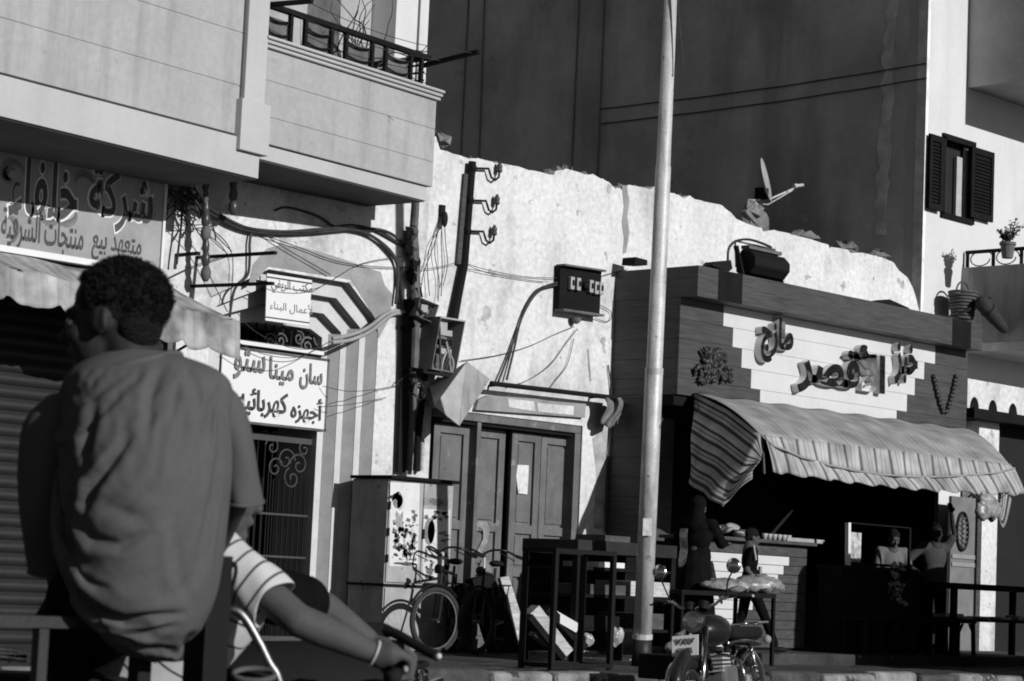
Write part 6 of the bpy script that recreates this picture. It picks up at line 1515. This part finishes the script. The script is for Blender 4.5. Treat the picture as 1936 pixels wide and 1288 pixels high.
me = bpy.data.meshes.new_from_object(shirt.evaluated_get(bpy.context.evaluated_depsgraph_get())); shirt.modifiers.clear(); shirt.data = me; sc.frame_set(1)
bpy.data.objects.remove(colo)
sb_ = shirt.modifiers.new('sub', 'SUBSURF'); sb_.levels = sb_.render_levels = 2
me = freeze(shirt)
folds = [([(246, 826), (212, 872), (172, 925), (150, 990)], 9, -.013), ([(146, 985), (176, 1022), (226, 1030), (282, 1006)], 11, -.009), ([(186, 948), (232, 966), (276, 986)], 14, -.006), ([(128, 850), (134, 930), (122, 1000), (140, 1066)], 10, -.018), ([(150, 1145), (235, 1172), (345, 1160)], 7, -.013), ([(108, 1070), (135, 1120), (190, 1156)], 9, -.015), ([(350, 690), (372, 745), (392, 820)], 11, -.006), ([(306, 690), (286, 745), (278, 830)], 11, -.007), ([(442, 770), (446, 850), (448, 935)], 7, -.013), ([(400, 880), (412, 970), (398, 1070)], 11, -.006), ([(330, 985), (340, 1090), (362, 1150)], 12, -.006), ([(180, 760), (165, 830), (150, 890)], 10, -.009), ([(215, 1205), (275, 1200), (330, 1180)], 7, -.008), ([(425, 720), (400, 770), (388, 850)], 9, -.006)]
def seg_near(p, a, b):
    dx, dy = b[0]-a[0], b[1]-a[1]; tt = max(0, min(1, ((p[0]-a[0])*dx+(p[1]-a[1])*dy)/(dx*dx+dy*dy))); qx, qy = p[0]-a[0]-dx*tt, p[1]-a[1]-dy*tt
    return math.hypot(qx, qy)*(1 if dx*qy-dy*qx > 0 else -1), tt
nrm = [v_.normal.copy() for v_ in me.vertices]
for v_, n_ in zip(me.vertices, nrm):
    w = v_.co+oo; pu, pv, _ = proj(w); fc = min(1, max(0, -n_.dot(FWD)+.3)); d = 0
    if fc <= 0: continue
    for (pl, wd_, amp) in folds:
        best = None
        for i in range(len(pl)-1):
            ds, tt = seg_near((pu, pv), pl[i], pl[i+1])
            if best is None or abs(ds) < abs(best[0]): best = (ds, (i+tt)/(len(pl)-1))
        ds, s_ = best
        if abs(ds) < wd_*5:
            tp_w = math.sin(math.pi*min(1, max(0, s_*.92+.04)))**.7; x_ = ds/wd_
            d += amp*tp_w*(math.exp(-x_*x_)-.55*math.exp(-((x_-1.9)/1.2)**2)-.35*math.exp(-((x_+2.2)/1.5)**2))
    v_.co += n_*d*fc
sd_ = shirt.modifiers.new('solid', 'SOLIDIFY'); sd_.thickness = .003
# left sleeve, elbow length and loose
def sleeve(sl_pts, sq=1.0, amp=.06, ph=0):
    m = MB(); n = 26
    for i, (u, v, dd, r_) in enumerate(sl_pts):
        c = S_(u, v, dd)
        for k in range(n):
            a = 6.2832*k/n; rr = r_*(1+amp*math.sin(a*3+i*1.3+ph)+amp*.7*math.sin(a*5-i*1.9)); m.v.append(c+RGT*rr*math.cos(a)*sq+FWD*rr*math.sin(a)+UP*.012*math.sin(a)*(i == len(sl_pts)-1))
    for i in range(len(sl_pts)-1):
        for k in range(n): m.f.append((i*n+k, i*n+(k+1) % n, (i+1)*n+(k+1) % n, (i+1)*n+k))
    ring = [p_.copy() for p_ in m.v[-n:]]
    so_ = m.build('sleeve', jersey, by, smooth=True, solid=.004); sb_ = so_.modifiers.new('sub', 'SUBSURF'); sb_.levels = sb_.render_levels = 2
    m = MB(); m.tube(ring, .0042, 6, closed=True); m.build('hem', jersey, by, smooth=True)
sleeve([(178, 730, .03, .03), (140, 756, .03, .068), (112, 800, .03, .078), (100, 850, .04, .074), (93, 900, .05, .07), (90, 950, .06, .066), (94, 1000, .08, .062), (102, 1045, .12, .062), (112, 1082, .17, .066)], .95, .05, 1)
sleeve([(385, 715, .06, .03), (412, 740, .05, .06), (428, 790, .05, .062), (442, 850, .07, .06), (452, 905, .09, .056), (459, 948, .1, .058)], .75, .05)
# collar
m = MB(); m.tube(catmull([S_(338, 674, .07), S_(330, 671, .0), S_(296, 678, -.075), S_(244, 690, -.1), S_(196, 701, -.085), S_(158, 711, -.03), S_(148, 716, .05)], 6), .0115, 8); m.build('collar', jersey, by, smooth=True)
blob('trousers', G['cloth_black'], by, [('c', S_(180, 1140, .03), S_(290, 1130, .03), .11, .11), ('c', S_(180, 1140, .05), S_(120, 1190, .5), .1, .075), ('c', S_(260, 1140, .05), S_(195, 1190, .5), .1, .075), ('c', S_(120, 1190, .5), S_(120, 1520, .54), .072, .06), ('c', S_(195, 1190, .5), S_(195, 1520, .54), .072, .06)], .013, 4)

# ---- cart the boy sits on
cr = PD(80, 1176, 4.85); ct_y = cr.y
CRT = thing('cargo_cart', Vector((cr.x+.3, ct_y+.5, 0)), 'dark pipe railed cargo cart under the seated boy, cut by the lower left corner', 'cart')
def railx(u): return PY(u, 1200, ct_y).x
x_0, x_1 = railx(-140), railx(392); zt_ = cr.z
gm = mat('dull_grey_rail', .03, rough=.6)
m = MB(); m.bar((x_0, ct_y, zt_), (x_1, ct_y, zt_), .024, .024); m.build('top_rail', gm, CRT)
m = MB(); m.bar((x_0, ct_y+.95, zt_), (x_1, ct_y+.95, zt_), .024, .024); m.build('top_rail', gm, CRT)
for u, r_, top_ in ((77, .024, zt_-.014), (268, .035, zt_-.014), (-100, .024, zt_-.014)):
    m = MB(); m.bar((railx(u), ct_y, .5), (railx(u), ct_y, top_), r_); m.build('post', gm if u < 200 else G['black'], CRT)
    m = MB(); m.bar((railx(u), ct_y+.95, .5), (railx(u), ct_y+.95, top_), r_); m.build('post', gm, CRT)
pp = PD(392, 1180, 5.06); m = MB(); m.bar((pp.x, pp.y, .45), (pp.x, pp.y, PD(392, 1050, 5.06).z), .066); m.build('corner_post', G['black'], CRT)
m = MB(); m.box(x_0, x_1+.05, ct_y-.02, ct_y+.97, .44, .5); m.build('bed', G['wood_black'], CRT)
m = MB(); m.tube(catmull([PD(418, 1160, 5.15), PD(440, 1153, 5.15), PD(462, 1168, 5.15), PD(490, 1215, 5.15), PD(508, 1252, 5.15), PD(528, 1290, 5.15), PD(545, 1400, 5.15)], 6), .011, 10); m.build('chrome_handle', mat('dull_chrome', .22, rough=.42, metal=1, bump=.05), CRT, smooth=True)
c = PD(480, 1276, 5.1); m = MB(); m.tube([c+RGT*.045*math.cos(k*.3927)+FWD*.03*math.sin(k*.3927)+UP*.012*math.sin(k*.3927) for k in range(16)], .007, 6, closed=True); m.build('ring', G['metal_dark'], CRT, smooth=True)
m = MB(); m.tube(catmull([PD(432, 1080, 5.1), PD(442, 1065, 5.1), PD(446, 1080, 5.1), PD(438, 1110, 5.1), PD(430, 1090, 5.1)], 5), .005, 6); m.build('hook', G['black'], CRT)
for xw in (x_0+.5,):
    for yy in (ct_y-.08, ct_y+1.03):
        n = 28; m = MB(); m.tube([(xw+.25*math.cos(6.283*k/n), yy, .29+.25*math.sin(6.283*k/n)) for k in range(n)], .045, 10, closed=True); m.build('wheel_tyre', G['rubber'], CRT, smooth=True)
        m = MB(); m.lathe([(.2, -.02), (.2, .02)], (xw, yy, .29), (0, 1, 0), 20); m.build('wheel_disc', G['metal_dark'], CRT)

# ---- rider
RA = TH-R(74); rx, ry, rz = axes(RA); DR_ = 5.35
grR = PD(744, 1256, DR_)
rd = thing('person', PD(330, 1290, DR_+.2), 'motorcyclist in a white striped shirt reaching for the handlebar, mostly hidden', 'person')
shR, elR, wrR = PD(392, 1028, DR_+.02), PD(562, 1172, DR_-.06), PD(718, 1240, DR_-.02)
shL, elL, wrL = PD(455, 1110, DR_+.36), PD(612, 1150, DR_+.46), PD(692, 1206, DR_+.46)
waist = PD(230, 1330, DR_+.25)
hipc = PD(180, 1420, DR_+.25)
hcR = PD(400, 930, DR_+.2); rhp, rh_ = head_prims(hcR, rx, ry, rz, 1.0)
PB = rhp + [('c', shR, elR, .046, .038), ('c', elR, elR.lerp(wrR, .3), .038, .0385), ('c', elR.lerp(wrR, .3), wrR, .0385, .0245), ('c', shL, elL, .05, .042), ('c', elL, wrL, .042, .028), ('c', shR, shL, .06, .06), ('c', (shR+shL)/2-UP*.06, waist, .09, .11), ('c', waist, hipc, .12, .12)]
dR = (grR-wrR).normalized()
# right hand closed round the grip: knuckles over the top, fingers curling under, thumb below
gd = (rx*.05-ry*.93-UP*.05).normalized()       # along the grip, outwards
palm = wrR.lerp(grR, .55)+UP*.016
PB += [('c', wrR, palm-gd*.02, .03, .026), ('c', wrR, palm+gd*.02, .03, .027)]
for j in range(4):
    kn = grR+gd*(.036-.024*j)+UP*.026+rx*.004; f1 = grR+gd*(.036-.024*j)+rx*.034+UP*.012; f2 = grR+gd*(.036-.024*j)+rx*.028-UP*.024; f3 = grR+gd*(.036-.024*j)-rx*.004-UP*.03
    PB += [('c', palm+gd*(.026-.018*j), kn, .0165, .0135), ('c', kn, f1, .0125, .0115), ('c', f1, f2, .0115, .0105), ('c', f2, f3, .0105, .009)]
PB += [('c', wrR.lerp(grR, .4)-gd*.03, grR-gd*.045-UP*.012-rx*.01, .015, .012), ('c', grR-gd*.045-UP*.012-rx*.01, grR-gd*.04-UP*.03+rx*.02, .012, .0095)]
PB += hand_prims(wrL, (rx-UP*.2), ry*-1, UP, 1, .9)
for s, kz in ((1, DR_+.1), (-1, DR_+.4)):
    PB += [('c', hipc, hipc+rx*.42+UP*.02+ry*.1*-s, .09, .065), ('c', hipc+rx*.42+UP*.02+ry*.1*-s, hipc+rx*.3-UP*.42+ry*.12*-s, .06, .04)]
blob('body', G['skin2'], rd, PB, .0065, 2); eyes(rd, rh_, 1)
blob('hair', G['hair'], rd, hair_prims(rh_, Matrix((rx, ry, rz)).transposed(), 1, 60, 9, .009), .009, 1)
# striped shirt: torso and sleeves; thin dark stripes woven across
def stripes_by_axis(name, o, ax, period, width, off=0):
    m = bpy.data.materials.new(name); m.use_nodes = True; t_ = m.node_tree; N, L = t_.nodes, t_.links; b = N['Principled BSDF']; b.inputs['Roughness'].default_value = .95
    tc = N.new('ShaderNodeTexCoord'); d = N.new('ShaderNodeVectorMath'); d.operation = 'DOT_PRODUCT'; d.inputs[1].default_value = ax; L.new(tc.outputs['Object'], d.inputs[0])
    mu = N.new('ShaderNodeMath'); mu.operation = 'MULTIPLY_ADD'; mu.inputs[1].default_value = 1/period; mu.inputs[2].default_value = off; L.new(d.outputs['Value'], mu.inputs[0])
    fr = N.new('ShaderNodeMath'); fr.operation = 'FRACT'; L.new(mu.outputs[0], fr.inputs[0])
    gt = N.new('ShaderNodeMath'); gt.operation = 'GREATER_THAN'; gt.inputs[1].default_value = width; L.new(fr.outputs[0], gt.inputs[0])
    mr = N.new('ShaderNodeMapRange'); mr.inputs[3].default_value = .04; mr.inputs[4].default_value = .5; L.new(gt.outputs[0], mr.inputs[0]); L.new(mr.outputs[0], b.inputs['Base Color']); return m
axR = (elR-shR).normalized()
m = MB(); n = 26; b1_ = axR.orthogonal().normalized(); b2_ = axR.cross(b1_); L_ = (elR-shR).length; NR = 12
for i in range(NR+1):
    t_ = -.12+.86*i/NR; c = shR+axR*L_*t_; r_ = .058+.004*min(1, max(0, t_)/.6)
    for k in range(n):
        a = 6.2832*k/n; rr = r_*(1+.05*math.sin(a*2+i*.7)+.035*math.sin(a*5-i*.9)+.03*math.sin(a*3+1)); m.v.append(c+(b1_*math.cos(a)+b2_*math.sin(a))*rr-UP*.008*max(0, t_)+axR*.012*math.sin(a*2+1)*(i == NR))
for i in range(NR):
    for k in range(n): m.f.append((i*n+k, i*n+(k+1) % n, (i+1)*n+(k+1) % n, (i+1)*n+k))
so_ = m.build('sleeve', stripes_by_axis('striped_jersey_sleeve', rd, axR, .041, .15, .35), rd, smooth=True, solid=.004); sb_ = so_.modifiers.new('sub', 'SUBSURF'); sb_.levels = sb_.render_levels = 1
axL = (elL-shL).normalized()
blob('sleeve', G['cloth_black'], rd, [('c', shL, shL.lerp(elL, .75), .075, .07)], .01, 3)
tor = ((shR+shL)/2-waist).normalized()
blob('shirt', stripes_by_axis('striped_jersey', rd, tor, .06, .1, .2), rd, [('c', shR-UP*.02, shL-UP*.02, .06, .06), ('c', (shR+shL)/2-UP*.09, waist, .11, .14), ('c', waist, hipc, .15, .14)], .011, 4)
blob('trousers', G['cloth_black'], rd, [('c', hipc, hipc+rx*.42+UP*.02-ry*.1, .11, .085), ('c', hipc, hipc+rx*.42+UP*.02+ry*.1, .11, .085), ('c', hipc+rx*.42+UP*.02-ry*.1, hipc+rx*.3-UP*.4-ry*.12, .08, .06), ('c', hipc+rx*.42+UP*.02+ry*.1, hipc+rx*.3-UP*.4+ry*.12, .08, .06)], .013, 3)
m = MB(); e_ = elR.lerp(wrR, .93); aa = (wrR-elR).normalized(); b1 = aa.orthogonal().normalized(); b2 = aa.cross(b1)
m.tube([e_+(b1*math.cos(k*.393)+b2*math.sin(k*.393))*.0285 for k in range(16)], .0035, 6, closed=True); m.build('bracelet', G['galv'], rd, smooth=True)
og = grR - (rx*.245-ry*.37); hbz = grR.z-.01; og.z = 0
rm_ = motorcycle(og, RA, 0, 'dark motorcycle of the striped shirt rider, only the handlebar in view', hb=hbz, plate=False, mirrors=False, low=.2)
m = MB(); m.tube(catmull([PD(700, 1188, DR_+.5), PD(742, 1196, DR_+.46), PD(790, 1222, DR_+.4), PD(828, 1241, DR_+.36)], 5), [.016]*5+[.013]*11, 8); m.build('clutch_lever', G['rubber'], rm_, smooth=True)
m = MB(); m.ball(PD(829, 1241, DR_+.36), .0085, 10, 7); m.build('lever_ball', G['galv'], rm_, smooth=True)
m = MB(); m.obox(PD(704, 1198, DR_+.5), RGT*.04, FWD*.04, UP*.028); m.build('switch_box', G['rubber'], rm_, bevel=.014)
m = MB(); m.tube([PD(752, 1276, DR_-.02), PD(738, 1284, DR_-.06)], .018, 10); m.build('grip_end', G['rubber'], rm_, smooth=True)
# ================================================================== unseen van added just outside the frame to shade the shop step
VX, VY0, VY1 = 22.9, 11.3, 13.15
VN = thing('shade_van', (VX+2.4, (VY0+VY1)/2, 0), 'unseen tall delivery van added at the kerb to shade the shop step', 'van')
vp = mat('shade_van_paint', .3, rough=.35, var=.05, bump=0, spec=.5)
prof = [(0, .35), (0, 2.55), (.1, 2.68), (3.6, 2.68), (3.9, 2.5), (4.5, 1.55), (5.1, 1.35), (5.25, 1.0), (5.25, .35)]
m = MB(); m.prism([(VX+a, VY0, b) for a, b in prof], (0, VY1-VY0, 0)); m.build('body', vp, VN, bevel=.05)
for x in (VX+.95, VX+4.25):
    for y in (VY0+.1, VY1-.1):
        m = MB(); m.lathe([(.2, -.1), (.33, -.09), (.34, 0), (.33, .09), (.2, .1)], (x, y, .34), (0, 1, 0), 24); w = m.build('shade_van_wheel', G['rubber'], VN, smooth=True)
        m = MB(); m.lathe([(.19, -.105), (.19, .105)], (x, y, .34), (0, 1, 0), 18); m.build('rim', G['galv'], w)
for y in (VY0-.006, VY1+.002):
    m = MB(); m.prism([(VX+a, y, b) for a, b in [(3.3, 1.6), (3.3, 2.35), (3.8, 2.35), (4.25, 1.6)]], (0, .004, 0)); m.build('shade_van_side_window', G['glass'], VN)
m = MB(); m.prism([(VX+a+.012, VY0+.12, b+.008) for a, b in [(3.95, 2.42), (4.46, 1.62)]]+[(VX+a+.012, VY1-.12, b+.008) for a, b in [(4.46, 1.62), (3.95, 2.42)]], (.004, 0, .003)); m.build('shade_van_windscreen', G['glass'], VN)
m = MB(); m.box(VX-.02, VX+5.3, VY0-.02, VY1+.02, .3, .45); m.build('shade_van_bumper_strip', G['rubber'], VN)
for y in (VY0+.25, VY1-.25):
    m = MB(); m.lathe([(.1, 0), (.1, .03), (.05, .05)], (VX+5.24, y, .85), (1, 0, 0), 14); m.build('headlight', G['chrome'], VN)
